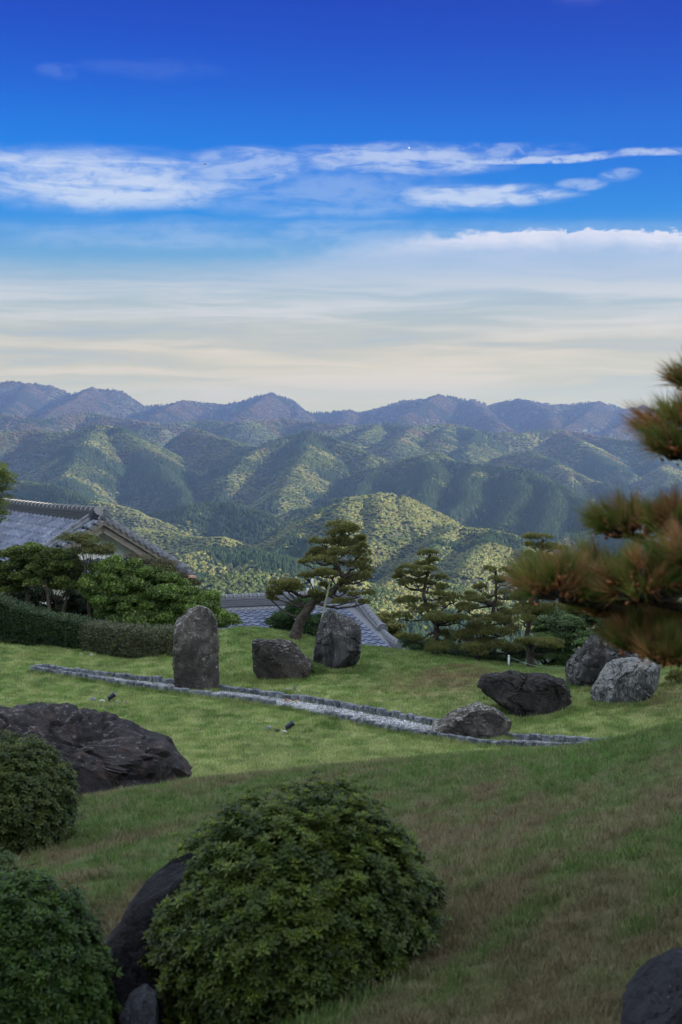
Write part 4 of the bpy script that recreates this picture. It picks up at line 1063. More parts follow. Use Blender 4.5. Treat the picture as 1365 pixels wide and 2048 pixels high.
    tiled_slope(root, hip0 + w * 0.2 + Z * 0.03, ac, dsk, 4.4, Ls, 0.36, 0.36, lambda s, t: True, 0, lambda p: 0)
    mb = MB(); e0 = corner - Z * 0.12; slab(mb, e0 + gn * 0.02, e0 + w * 5.5, e0 + w * 5.5 - gn * 0.05, e0 - w * 0.2 + gn * 0.05, 0.10)
    slab(mb, corner - Z * 0.10 + gn * 0.12 - w * 0.3, corner - Z * 0.10 - w * 0.3 - gn * 0.5, corner - Z * .1 + w * 0.8 - gn * .5, corner - Z * .1 + w * .8 + gn * .12, 0.07)
    world_mb(root, mb, 'eave_board', M_WALLRED)
    # body of the house: front wall below the eaves
    mb = MB(); f0 = K + w * (Wf - 1.0) + u * 0.3; f0.z = K.z - Wf * pitch + 0.25
    b0 = K - w * (Wb - 0.3) + u * 0.3; b0.z = f0.z
    H = 4.2
    vs = [f0, f0 + u * (L - 1), b0 + u * (L - 1), b0]; vs = vs + [v - Z * H for v in vs]
    mb.add(vs, [(0, 1, 2, 3), (7, 6, 5, 4), (0, 4, 5, 1), (1, 5, 6, 2), (2, 6, 7, 3), (3, 7, 4, 0)]); world_mb(root, mb, 'wall', M_WALLRED)
    for k in range(3):
        q = f0 + u * (1.5 + 3.2 * k) + w * 0.03 - Z * 0.9; mb = MB()
        vs = [q, q + u * 1.6, q + u * 1.6 - Z * 1.3, q - Z * 1.3]; vs = vs + [v - w * 0.06 for v in vs]
        mb.add(vs, [(0, 1, 2, 3), (7, 6, 5, 4), (0, 4, 5, 1), (1, 5, 6, 2), (2, 6, 7, 3), (3, 7, 4, 0)]); world_mb(root, mb, 'window', M_GLASSD)
    return root
build_house_left()

def build_house_mid():
    K0 = P(430, 1214, 50.5); ra = R(19); u = Vector((math.cos(ra), math.sin(ra), 0)); tq = (712 - 682.5) / F
    K1 = K0 + u * ((tq * K0.y - K0.x) / (u.x - tq * u.y)); Z = Vector((0, 0, 1)); w = Vector((u.y, -u.x, 0)).normalized()     # w towards the viewer
    root = empty('low_tiled_house', (K0.x + 2, K0.y, K0.z - 5)); tag(root, 'low house below the lawn edge with a silvery tiled roof behind the leaning pine', 'house')
    E1 = P(800, 1300, 46.8)                            # right eave corner
    drop = K1.z - E1.z; run = (E1 - K1).dot(w); ext = (E1 - K1).dot(u)
    dn = (w * run - Z * drop).normalized(); ln = math.hypot(run, drop)
    start = K0 - u * 5
    mb = MB(); slab(mb, start, start + dn * ln, E1, K1, 0.12)
    bk = (-w * run - Z * drop); bk1 = K1 + bk + u * ext
    slab(mb, start, K1, bk1, start + bk, 0.12)
    mb.add([K1, E1, bk1], [(0, 1, 2)])
    world_mb(root, mb, 'roof_boarding', M_CAP)
    tw, tl = 0.30, 0.36
    width = (K1 - start).length + ext
    def keep(s, t):
        x = s - (K1 - start).length
        return x < ext * (t / ln) + 0.10 and t > 0.7
    tiled_slope(root, start, u, dn, width, ln, tw, tl, keep, 300, lambda p: 1000 - p.y * 0 - (900 if p.x > 1.0 else (500 + p.x if -4 < p.x < -1.9 else 0)))
    # main ridge: courses, cover tiles, pale decorated course at its foot
    ridge_run(root, [start + Z * 0.02, K1 + Z * 0.02], 0.12, M_CAP, M_CAP, 0.30, body_h=0.30, body_w=0.5)
    for k in range(2):
        mb = MB(); a0 = start + dn * (0.22 + 0.24 * k) + Z * 0.03; b0 = K1 + dn * (0.22 + 0.24 * k) + Z * 0.03; slab(mb, a0, a0 + dn * 0.23, b0 + dn * 0.23, b0, -0.12 + 0.04 * k); world_mb(root, mb, 'ridge_flashing_tile', M_CAP)
    n = int((K1 - start).length / 0.22)
    for k in range(n):
        q = start + u * (k + 0.5) * 0.22 + dn * 0.74 + Z * 0.07
        if q.x < -4.6 or q.x > 1.6: continue
        mb = MB(); mb.tube([q - dn * 0.06, q + dn * 0.05], [0.06, 0.06], 7); world_mb(root, mb, 'ridge_foot_tile', M_PALE)
    # hip ridges: upper part ends in a scroll, lower part thinner
    m = K1.lerp(E1, 0.62)
    hp = lambda f: K1.lerp(E1, f) - Z * 0.22 * math.sin(f * math.pi) + Z * 0.06
    ridge_run(root, [hp(0.0), hp(0.2), hp(0.42), hp(0.62)], 0.13, M_CAP, M_CAP, 0.32, body_h=0.26, body_w=0.42, caps=False)
    mb = MB(); mb.tube([hp(0.60) + Z * .2, hp(0.635) + Z * .2], [0.2, 0.2], 12); mb.tube([hp(0.63) + Z * .2, hp(0.645) + Z * .2], [0.12, 0.12], 12); world_mb(root, mb, 'ridge_end_ornament', M_CAP)
    ridge_run(root, [hp(0.62), hp(0.8), hp(1.0)], 0.11, M_CAP, M_CAP, 0.30, body_h=0.12, body_w=0.34, caps=False)
    mb = MB(); mb.tube([hp(0.985) + Z * .1, hp(1.01) + Z * .1], [0.15, 0.15], 12); world_mb(root, mb, 'ridge_end_ornament', M_CAP)
    # second, descending ridge on the front slope
    d0 = hp(0.28) - u * 0.25; 
    mb = MB(); c0 = E1 - Z * 0.16 - w * 0.15; slab(mb, c0, c0 - u * 14, c0 - u * 14 - w * 0.3, c0 - w * 0.3, 0.12); world_mb(root, mb, 'eave_board', M_WALLRED)
    mb = MB(); f0 = E1 - w * 0.9 - u * 0.9 - Z * 0.1; b1 = bk1 + w * 0.9 - u * 0.9 - Z * .1
    vs = [f0, f0 - u * 13, b1 - u * 13, b1]; vs = vs + [v - Z * 4.0 for v in vs]
    mb.add(vs, [(0, 1, 2, 3), (7, 6, 5, 4), (0, 4, 5, 1), (1, 5, 6, 2), (2, 6, 7, 3), (3, 7, 4, 0)]); world_mb(root, mb, 'wall', M_PLASTER)
    # white mast pair behind the ridge
    q = K0.lerp(K1, 0.70) - w * 2.0
    mast = empty('white_mast', (q.x, q.y, q.z - 3)); tag(mast, 'pair of thin white masts standing behind the low tiled roof', 'mast')
    zt = P(620, 1158, q.y).z; x0 = P(616, 1200, q.y).x; x1 = P(625, 1200, q.y).x
    for x, top_ in ((x0, zt - 0.35), (x1, zt)):
        mb = MB(); mb.tube([(x - q.x, 0, 0), (x - q.x, 0, top_ - q.z + 3)], 0.05, 8); mb.build('pole', M_WHITE, mast)
    mb = MB(); mb.box(((x0 + x1) / 2 - q.x, 0, zt - q.z + 3 - 0.75), (abs(x1 - x0) + 0.5, 0.05, 0.05)); mb.build('crossbar', M_WHITE, mast)
M_WHITE = metal('white_paint', (0.62, 0.63, 0.62), 0.6)
build_house_mid()
# ---------------------------------------------------------------- plants
def leaf_mat(name, rough=0.5, spec=0.4, trans=0.25):
    def b(t, bs, out):
        leaf_shader(t, bs, out, attr(t, 'tint'), trans); bs.inputs['Roughness'].default_value = rough; bs.inputs['Specular IOR Level'].default_value = spec
    return mat(name, b)
M_LEAF = leaf_mat('broad_leaves'); M_NEEDLE = leaf_mat('pine_needles', 0.55, 0.3, 0.3); M_AZALEA = leaf_mat('azalea_leaves', 0.45, 0.22, 0.28)
def bark_mat(name, a, b_):
    def f(t, bs, out):
        p = objco(t); n = t.noise(p, 9, 6, 0.7, 0.6); n2 = t.noise(p, 40, 3)
        c = t.mix(t.rng(n, 0.35, 0.65), a, b_); c = t.mix(t.rng(n2, 0.5, 0.8, 0, .5), c, tuple(q * 1.7 for q in b_)); t.link(c, bs.inputs['Base Color']); bs.inputs['Roughness'].default_value = 0.95
        bump(t, bs, n, 0.05)
    return mat(name, f)
M_BARK = bark_mat('pine_bark', (0.022, 0.018, 0.015), (0.075, 0.060, 0.050)); M_TWIG = bark_mat('twig_bark', (0.035, 0.028, 0.022), (0.085, 0.07, 0.055)); M_CORE = bark_mat('painted_shade', (0.008, 0.008, 0.005), (0.02, 0.018, 0.011))  # last one: near-black colour imitating deep shade between leaves

def basis(N, rg):
    N = N / (np.linalg.norm(N, axis=1)[:, None] + 1e-9)
    r = rg.normal(0, 1, N.shape); T = np.cross(N, r); T /= (np.linalg.norm(T, axis=1)[:, None] + 1e-9); B = np.cross(N, T)
    return T, B, N
def cloud(name, pts, nrm, size, tint, tv, tf, m, rg, parent=None, tipc=None, tipw=None, kind='stuff'):
    """many copies of a small leaf template joined to one foliage mesh; tv (k,3) with z along the growth direction"""
    n = len(pts); T, B, N = basis(nrm, rg); k = len(tv); s = np.asarray(size)[:, None, None]
    V = (tv[None, :, 0:1] * T[:, None] + tv[None, :, 1:2] * B[:, None] + tv[None, :, 2:3] * N[:, None]) * s + np.asarray(pts)[:, None]
    Fc = tf[None] + (np.arange(n) * k)[:, None, None]
    C = np.repeat(np.asarray(tint)[:, None], k, 1)
    if tipc is not None: C = C * (1 - tipw[None, :, None]) + np.asarray(tipc)[:, None] * tipw[None, :, None]
    me = mesh_np(name, V.reshape(-1, 3), Fc.reshape(-1, tf.shape[1]), False, C.reshape(-1, 3))
    o = obj(name, me, m, parent)
    if kind: o['kind'] = kind
    return o
def tpl_whorl(nl, seed):
    rg = np.random.default_rng(seed); V = []; Fc = []; W = []
    for i in range(nl):
        inner = i >= nl * 0.65; a = i * 2.4 + rg.uniform(-.2, .2); el = R(62 if inner else 22) + rg.uniform(-.25, .25); L = (0.62 if inner else 1.0) * rg.uniform(0.8, 1.1); w = 0.17 * L / 0.9
        d = np.array([math.cos(a) * math.cos(el), math.sin(a) * math.cos(el), math.sin(el)]); sd = np.array([-math.sin(a), math.cos(a), 0]); u = np.cross(d, sd)
        k = len(V); V += [d * 0.08, d * 0.55 * L + sd * w + u * 0.03, d * 0.55 * L - sd * w + u * 0.03, d * L - u * 0.05]
        Fc += [(k, k + 1, k + 3), (k, k + 3, k + 2)]; W += [0, .5 * inner, .5 * inner, 1.0 * inner]
    return np.array(V), np.array(Fc), np.array(W)
def tpl_spray(nl, seed, w=0.16):
    rg = np.random.default_rng(seed); V = []; Fc = []
    for i in range(nl):
        c = rg.normal(0, 0.42, 3) * [1, 1, 0.45]; d = rg.normal(0, 1, 3); d[2] *= 0.6; d /= np.linalg.norm(d); sd = np.cross(d, rg.normal(0, 1, 3)); sd /= np.linalg.norm(sd); k = len(V); L = rg.uniform(0.3, 0.5)
        V += [c, c + d * L * .5 + sd * w, c + d * L * .5 - sd * w, c + d * L]; Fc += [(k, k + 1, k + 3), (k, k + 3, k + 2)]
    return np.array(V), np.array(Fc), np.zeros(len(V))
def tpl_needles(nn, seed, spread=1.0, w=0.03):
    rg = np.random.default_rng(seed); V = []; Fc = []; W = []
    for i in range(nn):
        a = rg.uniform(0, 6.28); el = R(90) - abs(rg.normal(0, 0.42)) * spread; L = rg.uniform(0.65, 1.05)
        d = np.array([math.cos(a) * math.cos(el), math.sin(a) * math.cos(el), math.sin(el)]); sd = np.cross(d, rg.normal(0, 1, 3)); sd /= np.linalg.norm(sd); b0 = np.array([0, 0, rg.uniform(-0.15, 0.25)])
        k = len(V); V += [b0 - sd * w, b0 + sd * w, b0 + d * L]; Fc.append((k, k + 1, k + 2)); W += [0, 0, 1.0]
    return np.array(V), np.array(Fc), np.array(W)
def ell_pts(rg, c, r, n, zmin=-0.3, shell=0.25):
    d = rg.normal(0, 1, (n * 3, 3)); d /= np.linalg.norm(d, axis=1)[:, None]; d = d[d[:, 2] > zmin][:n]
    rad = 1 - shell * rg.uniform(0, 1, (len(d), 1)) ** 1.6
    return np.asarray(c) + d * rad * np.asarray(r), d / np.asarray(r) * np.mean(r)

# --- trained garden pines -------------------------------------------------
def garden_pine(label, D, base, trunk, tr, limbs, pads, seed, dens=1.0, green=(0.115, 0.145, 0.042), tip=(0.28, 0.24, 0.080), tuft=0.085, name='garden_pine', deep=0.9):
    rg = np.random.default_rng(seed); b0 = P(base[0], base[1], D); z0 = gz(b0.x, b0.y); b0.z = min(b0.z, z0) - 0.05
    root = empty(name, b0); tag(root, label, 'pine tree')
    tp = [P(x, y, D + dy) - b0 for x, y, dy in trunk]; tp[0].z = -0.08
    # smooth trunk
    mb = MB(); k = len(tp); rs = [max(tr * (1 - 0.80 * i / (k - 1)), 0.018) for i in range(k)]; rs[0] *= 1.35
    fine = []; fr = []
    for i in range(k - 1):
        for j in range(4):
            f = j / 4; fine.append(tp[i].lerp(tp[i + 1], f) + Vector((rg.normal(0, .012), rg.normal(0, .012), 0)) * (1 if i else 0)); fr.append((rs[i] * (1 - f) + rs[i + 1] * f) * (1 + 0.12 * rg.normal()))
    fine.append(tp[-1]); fr.append(rs[-1]); mb.tube(fine, fr, 10); mb.build('trunk', M_BARK, root, True)
    sc = D / F
    pcs = []
    for i, pd in enumerate(pads):
        cx, cy, rx, ry = pd[:4]; dy = pd[4] if len(pd) > 4 else rg.uniform(-deep, deep) * 0.55
        c = P(cx, cy, D + dy) - b0; pcs.append((c, rx * sc * 1.2, ry * sc * 1.2))
        # limb from the trunk below the pad, with side twigs
        best = min(fine, key=lambda q: (q - c).length + (2.0 * max(0, q.z - c.z + 0.05)))
        mid = best.lerp(c, 0.5) + Vector((0, 0, -0.06 - 0.1 * rg.uniform()))
        under = c - Vector((0, 0, ry * sc * 0.55)); r0 = 0.030 + 0.010 * rg.uniform()
        mb = MB(); mb.tube([best, best.lerp(mid, .5) + Vector((rg.normal(0, .02), rg.normal(0, .02), -0.01)), mid, mid.lerp(under, .6) + Vector((rg.normal(0, .02), 0, -.02)), under], [r0, r0 * .85, r0 * .7, r0 * .5, r0 * .3], 6)
        for _ in range(5):
            e = c + Vector((rg.uniform(-.75, .75) * rx * sc, rg.uniform(-.6, .6) * rx * sc, -ry * sc * 0.1)); mb.tube([mid.lerp(under, .7), under.lerp(e, .5) + Vector((0, 0, -.02)), e], [r0 * .4, r0 * .3, r0 * .15], 4)
        mb.build('branch', M_BARK, root, True)
    for lb in limbs:
        mb = MB(); q = [P(x, y, D + dy) - b0 for x, y, dy in lb[0]]; n = len(q); mb.tube(q, [lb[1] * (1 - .6 * i / (n - 1)) for i in range(n)], 8); mb.build('branch', M_BARK, root, True)
    tv, tf, tw = tpl_needles(15, seed, 1.0, 0.045)
    for c, rx, ry in pcs:
        pts = []; nr = []
        nsub = max(4, int(rx * rx * 34)); subs = [(c + Vector((rg.uniform(-.72, .72) * rx, rg.uniform(-.72, .72) * rx * .85, rg.uniform(-.35, .35) * ry)), rx * rg.uniform(0.34, 0.55), ry * rg.uniform(0.5, 0.8)) for _ in range(nsub)]
        for sc_, srx, sry in subs:
            n = int(max(50, 1900 * srx * srx * dens + 110 * srx)); p_, d_ = ell_pts(rg, sc_[:], (srx, srx * .9, sry), n, -0.25, 0.30); pts.append(p_); nr.append(d_)
        p_ = np.concatenate(pts); d_ = np.concatenate(nr); n = len(p_)
        d_ = d_ / np.linalg.norm(d_, axis=1)[:, None] * 0.7 + np.array([0, 0, 1.0]) + rg.normal(0, 0.15, (n, 3))
        T = np.array(green) * rg.uniform(0.55, 1.3, (n, 1)); tt = np.array(tip) * rg.uniform(0.6, 1.25, (n, 1))
        cloud('needle_pad', p_, d_, rg.uniform(0.7, 1.15, n) * tuft, T, tv, tf, M_NEEDLE, rg, root, tt, tw * 0.75)
    return root

garden_pine('leaning garden pine with rounded crown and dark slanting trunk beside the streaked boulder', 35.0, (587, 1276),
 [(587,1278,0),(600,1246,0),(617,1216,.05),(640,1194,.1),(662,1184,.1),(680,1170,.05),(688,1157,0),(680,1143,0),(671,1128,0),(669,1110,0),(678,1090,0),(684,1068,0)], 0.125,
 [([(652,1190,.1),(628,1190,.3),(606,1194,.35),(586,1184,.3),(566,1178,.2)], .06),([(686,1158,0),(702,1150,-.2),(722,1145,-.3)], .045),([(676,1172,0),(690,1184,-.2),(715,1196,-.3)], .035)],
 [(684,1058,33,13,0),(667,1067,18,8,0),(702,1062,16,9,0),(721,1079,10,7),(650,1086,26,10),(676,1080,20,8),(698,1089,28,11),(634,1101,20,9),(722,1097,13,9),(628,1114,20,10),(656,1109,26,11),(686,1106,25,12),(718,1109,20,11),
  (614,1127,13,7),(634,1122,24,8),(668,1124,18,8),(616,1153,17,8),(640,1146,30,9),(664,1150,20,8),(704,1133,24,9),(732,1126,15,11),(734,1142,14,10),(728,1155,17,10),(706,1156,18,9),(690,1166,12,7),
  (570,1167,30,9,.2),(588,1179,24,8,.1),(546,1188,14,8,.2),(560,1178,22,8,.3),(545,1199,9,5,.2),(640,1189,22,8,-.1),(630,1199,14,7,0),(722,1190,20,7,-.2),(690,1203,19,8,-.3),(726,1205,10,6,-.2),(692,1182,14,6,-.1),(652,1171,9,5)], 101)
garden_pine('slim garden pine with flat tiered pads at the lawn edge, second from the left', 35.6, (868, 1312),
 [(868,1314,0),(869,1290,0),(872,1268,0),(874,1248,.05),(862,1230,.05),(852,1210,0),(849,1190,0),(850,1168,0),(857,1145,0),(862,1122,0),(860,1106,0)], 0.085,
 [([(868,1266,-.05),(858,1268,-.1),(848,1277,-.2),(828,1281,-.3)], .035),([(874,1262,0),(890,1266,.2),(905,1275,.2)], .03)],
 [(859,1107,20,6,0),(866,1122,12,6,0),(844,1130,14,7,0),(819,1138,17,7),(836,1148,18,7),(806,1146,11,6),(857,1141,15,6),(878,1155,16,7),(797,1156,13,6),(809,1166,18,8),(836,1167,20,7),(858,1169,18,7),(878,1176,18,7),(884,1190,22,7),(903,1200,20,9),
  (817,1203,26,9),(840,1220,22,9),(864,1214,20,8),(809,1234,18,11),(874,1234,30,11),(905,1241,26,12),(922,1215,22,9),(824,1277,22,10,-.2),(880,1296,28,15,-.5),(898,1268,18,8),(910,1285,20,10)], 102, green=(0.085, 0.125, 0.035))
garden_pine('bushy garden pine with a bare upper stem and round top pad, third from the left', 35.6, (952, 1336),
 [(952,1338,0),(958,1310,0),(968,1280,0),(978,1250,0),(988,1222,0),(991,1200,0),(992,1178,0),(992,1158,0),(992,1142,0)], 0.085,
 [([(990,1212,0),(968,1214,.1),(935,1220,.2)], .03),([(990,1175,0),(1010,1170,0),(1026,1178,0)], .02)],
 [(992,1140,20,8,0),(992,1161,24,7,0),(959,1176,17,8),(941,1191,12,7),(966,1199,28,9),(1024,1191,25,9),(998,1213,22,8),(933,1216,22,8),(986,1242,34,11),(1027,1256,22,11),(925,1243,24,11),(957,1262,30,12),(990,1268,30,12),(962,1290,34,13),(992,1295,30,13),(942,1300,26,14,-.5),(1026,1298,26,11),(1030,1147,20,9,.3),(1015,1228,26,10,.3),(935,1275,28,12)], 103, green=(0.098, 0.125, 0.038))
garden_pine('tall garden pine with a thick pale trunk and small top pads beside the foreground pine', 34.6, (1062, 1340),
 [(1062,1342,0),(1062,1318,0),(1058,1294,0),(1054,1268,0),(1060,1242,0),(1072,1212,0),(1080,1180,0),(1084,1145,0),(1086,1110,0),(1086,1082,0)], 0.105,
 [([(1062,1240,0),(1085,1222,0),(1112,1208,0)], .05)],
 [(1085,1077,26,7,0),(1068,1092,14,6,0),(1097,1097,28,8,0),(1064,1112,16,9),(1100,1118,26,9),(1076,1136,30,11),(1105,1150,34,11),(1070,1166,32,11),(1110,1180,38,12),(1048,1238,20,11),(1078,1221,38,11),(1060,1200,30,11),(1085,1287,34,9,-.3),(1056,1285,18,8,-.3),(1105,1295,18,6,-.3)], 104)
garden_pine('small garden pine at the right edge below the foreground branches', 30.0, (1400, 1420), [(1400,1425,0),(1392,1400,0),(1380,1375,0),(1372,1352,0)], 0.07, [], [(1350,1363,22,9,0),(1330,1377,18,7,-.1),(1375,1352,26,9,0),(1352,1385,20,7,-.2)], 105)

# bamboo prop of the leaning pine
b0 = G(624, 1322); top = P(661, 1162, 34.7)
mb = MB(); pts = [Vector((0, 0, -0.05)).lerp(top - b0, i / 24) for i in range(25)]; mb.tube(pts, [0.023 if i % 4 else 0.027 for i in range(25)], 8)
M_BAMBOO = mat('old_bamboo', lambda t, bs, out: t.link(t.mix(t.noise(objco(t), 5, 4), (0.09, 0.11, 0.055), (0.17, 0.185, 0.125)), bs.inputs['Base Color']))
o = mb.build('bamboo_prop', M_BAMBOO, None, True, b0); tag(o, 'pale bamboo pole propping the leaning pine beside the streaked boulder', 'pole')

# --- clipped azalea mounds -------------------------------------------------
def azalea(label, c, r, n, seed, leaf=0.028, col=(0.050, 0.090, 0.022), tip=(0.16, 0.22, 0.05), lump=0.05, name='azalea_bush', lean=0.0):
    rg = np.random.default_rng(seed); c = Vector(c); g = gz(c.x, c.y); root = empty(name, (c.x, c.y, g)); tag(root, label, 'bush')
    cc = np.array([0, 0, c.z - g])
    d = rg.normal(0, 1, (n * 2, 3)); d /= np.linalg.norm(d, axis=1)[:, None]; d = d[(d[:, 2] > -0.75) & (d[:, 1] < 0.45)][:n]; n = len(d)
    q = 2.4 / np.mean(r) * np.mean(r); ln = fbm(d[:, 0] * 2.6 + seed, d[:, 1] * 2.6, d[:, 2] * 2.6, 3, seed); ln2 = fbm(d[:, 0] * 11 + seed, d[:, 1] * 11, d[:, 2] * 11, 2, seed + 3)
    rad = 1 + lump * 2.2 * ln + lump * 3.2 * ln2 - 0.20 * rg.uniform(0, 1, n) ** 1.5 + (rg.uniform(0, 1, n) < 0.05) * rg.uniform(0.02, 0.11, n)
    pts = cc + d * rad[:, None] * np.asarray(r); pts[:, 2] += lean * pts[:, 0] * np.clip(0.5 + d[:, 2], 0, 1); nr = d / np.asarray(r) * np.mean(r); nr = nr / np.linalg.norm(nr, axis=1)[:, None] + np.array([0, -0.1, 0.8]) + rg.normal(0, .25, (n, 3))
    T = np.array(col) * rg.uniform(0.25, 0.8, (n, 1)); fresh = np.clip(fbm(d[:, 0] * 5, d[:, 1] * 5, d[:, 2] * 5, 2, seed + 9) * 1.3 + 0.45 + rg.normal(0, .2, n), 0, 1)[:, None]
    tc = np.array(tip) * fresh + np.array(col) * 1.3 * (1 - fresh)
    yl = rg.uniform(0, 1, n) < 0.002; T[yl] = np.array([0.20, 0.15, 0.05])
    for s in range(3):
        tv, tf, tw = tpl_whorl(9, seed + s); k = np.arange(n) % 3 == s
        cloud('foliage', pts[k], nr[k], rg.uniform(0.75, 1.2, k.sum()) * leaf, T[k], tv, tf, M_AZALEA, rg, root, tc[k], np.maximum(tw, 0.15))
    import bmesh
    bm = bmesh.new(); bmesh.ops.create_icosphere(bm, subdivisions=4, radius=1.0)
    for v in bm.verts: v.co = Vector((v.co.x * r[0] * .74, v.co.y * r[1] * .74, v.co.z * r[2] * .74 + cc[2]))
    me = bpy.data.meshes.new('dark_shade_core'); bm.to_mesh(me); bm.free(); obj('dark_shade_core', me, M_CORE, root, smooth=True)  # solid near-black core painted for the shade inside the bush
    return root
azalea('large clipped azalea mound in the middle foreground beside the slate slab', P(578, 1858, 6.0), (0.60, 0.55, 0.57), 15000, 201, leaf=0.037, col=(0.048, 0.082, 0.015), tip=(0.34, 0.44, 0.06), lump=0.06, lean=0.16)
azalea('low azalea bush in the bottom left corner left of the slate slab', P(45, 1995, 5.6), (0.345, 0.34, 0.47), 8000, 202, leaf=0.033, col=(0.030, 0.070, 0.014), tip=(0.20, 0.34, 0.05), lump=0.06)
azalea('round azalea bush at the left edge in front of the long black boulder', P(8, 1606, 8.6), (0.43, 0.45, 0.38), 7500, 203, leaf=0.036, col=(0.050, 0.080, 0.020), tip=(0.24, 0.28, 0.06), lump=0.06)
azalea('low azalea growth at the far left edge under the round bush', P(-60, 1800, 7.2), (0.30, 0.4, 0.26), 1500, 204, leaf=0.032, name='azalea_bush')

# --- shrubs, small trees, hedges ------------------------------------------------
def leafy_tree(label, D, blobs, seed, col, tip, leaf=0.115, dens=1.15, name='garden_shrub', cat='shrub', stems=6, base=None, flat=0.45, twigs=0, sparse=0.0, deep=1.0, stem_r=0.05):
    rg = np.random.default_rng(seed); sc = D / F
    cx = sum(b[0] for b in blobs) / len(blobs) if base is None else base[0]; b0 = P(cx, max(b[1] + b[3] for b in blobs) if base is None else base[1], D); b0.z = min(gz(b0.x, b0.y), b0.z)
    root = empty(name, b0); tag(root, label, cat); mbs = MB(); P_ = []; N_ = []; Cn = []
    for b in blobs:
        bx, by, rx, ry = b[:4]; c = P(bx, by, D + (b[4] if len(b) > 4 else 0)) - b0; rxm, rym = rx * sc, ry * sc
        ns = max(5, int(44 * (rxm * rym) ** 0.5 * 1.0))
        for _ in range(ns):
            d = rg.normal(0, 1, 3); d /= np.linalg.norm(d); rad = rg.uniform(0.35, 0.95); pc = np.array(c[:]) + d * rad * np.array([rxm, min(rxm, 1.2) * deep * .9, rym]); sr = rg.uniform(0.16, 0.34) * min(1.5, max(0.6, rxm)) ** 0.5
            n = int(230 * sr * sr / 0.06 * dens); p_, d_ = ell_pts(rg, pc, (sr, sr, sr * flat), max(n, 8), -0.4, 0.5)
            P_.append(p_); N_.append(d_ * 0.5 + [0, 0, 1]); Cn.append(np.full(len(p_), rg.uniform(0.6, 1.25)))
            if rg.uniform() < 0.18 * (1 + 2 * twigs):
                st = Vector((rg.uniform(-.25, .25), rg.uniform(-.15, .15), 0)); e = Vector(pc) - Vector((0, 0, sr * flat * .5)); md = st.lerp(e, .55) + Vector((rg.normal(0, .10), rg.normal(0, .10), rg.uniform(-.05, .15))); mbs.tube([md.lerp(e, .25), md.lerp(e, .6) + Vector((rg.normal(0, .06), 0, .03)), e], [.014, .010, .004], 5)
    for k in range(stems):
        b = blobs[k % len(blobs)]; c = P(b[0] + rg.uniform(-.6, .6) * b[2], b[1] + b[3] * .2, D + rg.uniform(-.4, .4)) - b0; st = Vector((rg.uniform(-.2, .2) + c.x * .35, rg.uniform(-.15, .15), -0.1)); md = st.lerp(c, .5) + Vector((rg.normal(0, .12), rg.normal(0, .1), .05))
        mb = MB(); mb.tube([st, st.lerp(md, .5) + Vector((rg.normal(0, .04), 0, 0)), md, md.lerp(c, .6), c], [stem_r, stem_r * .85, stem_r * .6, stem_r * .4, stem_r * .15], 7); mb.build('stem', M_TWIG, root, True)
    if mbs.v: q = mbs.build('twigs', M_TWIG, root, True); q['kind'] = 'stuff'
    p_ = np.concatenate(P_); d_ = np.concatenate(N_); cn = np.concatenate(Cn)
    if sparse: k = rg.uniform(0, 1, len(p_)) > sparse; p_, d_, cn = p_[k], d_[k], cn[k]
    n = len(p_); T = np.array(col) * rg.uniform(0.6, 1.3, (n, 1)) * cn[:, None]; k = rg.uniform(0, 1, n) < 0.35; T[k] = np.array(tip) * rg.uniform(.7, 1.2, (k.sum(), 1)) * cn[k][:, None]
    tv, tf, tw = tpl_spray(7, seed)
    cloud('foliage', p_, d_, rg.uniform(0.8, 1.2, n) * leaf, T, tv, tf, M_LEAF, rg, root)
    return root

GR = (0.090, 0.150, 0.030); GT = (0.19, 0.27, 0.050)
leafy_tree('broad bright green rounded shrub in front of the gable, sloping down towards the standing stone', 40.0, [(235,1148,58,36),(230,1185,60,40),(300,1170,60,40),(350,1195,55,38),(400,1215,50,32),(440,1235,32,22),(210,1190,40,35),(280,1225,70,30),(360,1240,60,22),(180,1165,22,30)], 301, GR, GT, stems=5, stem_r=.07)
leafy_tree('spreading dark green shrub at the left edge with gnarled bare branches', 40.5, [(30,1140,50,26),(80,1125,52,24),(140,1135,38,22),(10,1170,40,22),(75,1155,50,18),(130,1165,32,16),(-40,1150,50,35),(20,1110,30,12),(75,1100,25,10),(60,1105,50,14),(115,1112,40,14)], 302, (0.085, 0.125, 0.030), (0.18, 0.22, 0.050), stems=5, base=(90, 1262), stem_r=.08, dens=1.0)
leafy_tree('thin sparse olive tree standing against the white gable', 40.2, [(150,1075,26,9),(175,1082,22,10),(205,1100,26,12),(165,1100,28,10)], 303, (0.10, 0.12, 0.035), (0.17, 0.17, 0.05), leaf=0.08, name='small_tree', cat='tree', stems=5, base=(195, 1180), dens=0.8, twigs=1.0, sparse=0.35, stem_r=.03)
leafy_tree('bare-twigged olive brown tree below the right end of the gable', 41.0, [(285,1118,30,10),(320,1128,32,14),(335,1148,26,14)], 304, (0.10, 0.085, 0.045), (0.12, 0.11, 0.04), leaf=0.06, name='small_tree', cat='tree', stems=8, base=(300, 1230), dens=0.7, twigs=1.0, sparse=0.3, stem_r=.03)
leafy_tree('olive green dense shrub crown just left of the corner roof tile', 40.8, [(325,1140,30,14),(352,1168,32,18),(395,1192,28,14)], 305, (0.075, 0.090, 0.028), (0.13, 0.13, 0.04), stems=4, base=(370, 1230))
leafy_tree('dark green conical shrub behind the trunk of the leaning pine', 37.4, [(585,1235,34,34),(565,1250,26,26),(625,1250,30,32),(655,1258,18,24),(600,1210,20,14)], 306, (0.030, 0.070, 0.022), (0.07, 0.115, 0.03), leaf=0.08, stems=4, base=(600, 1290))
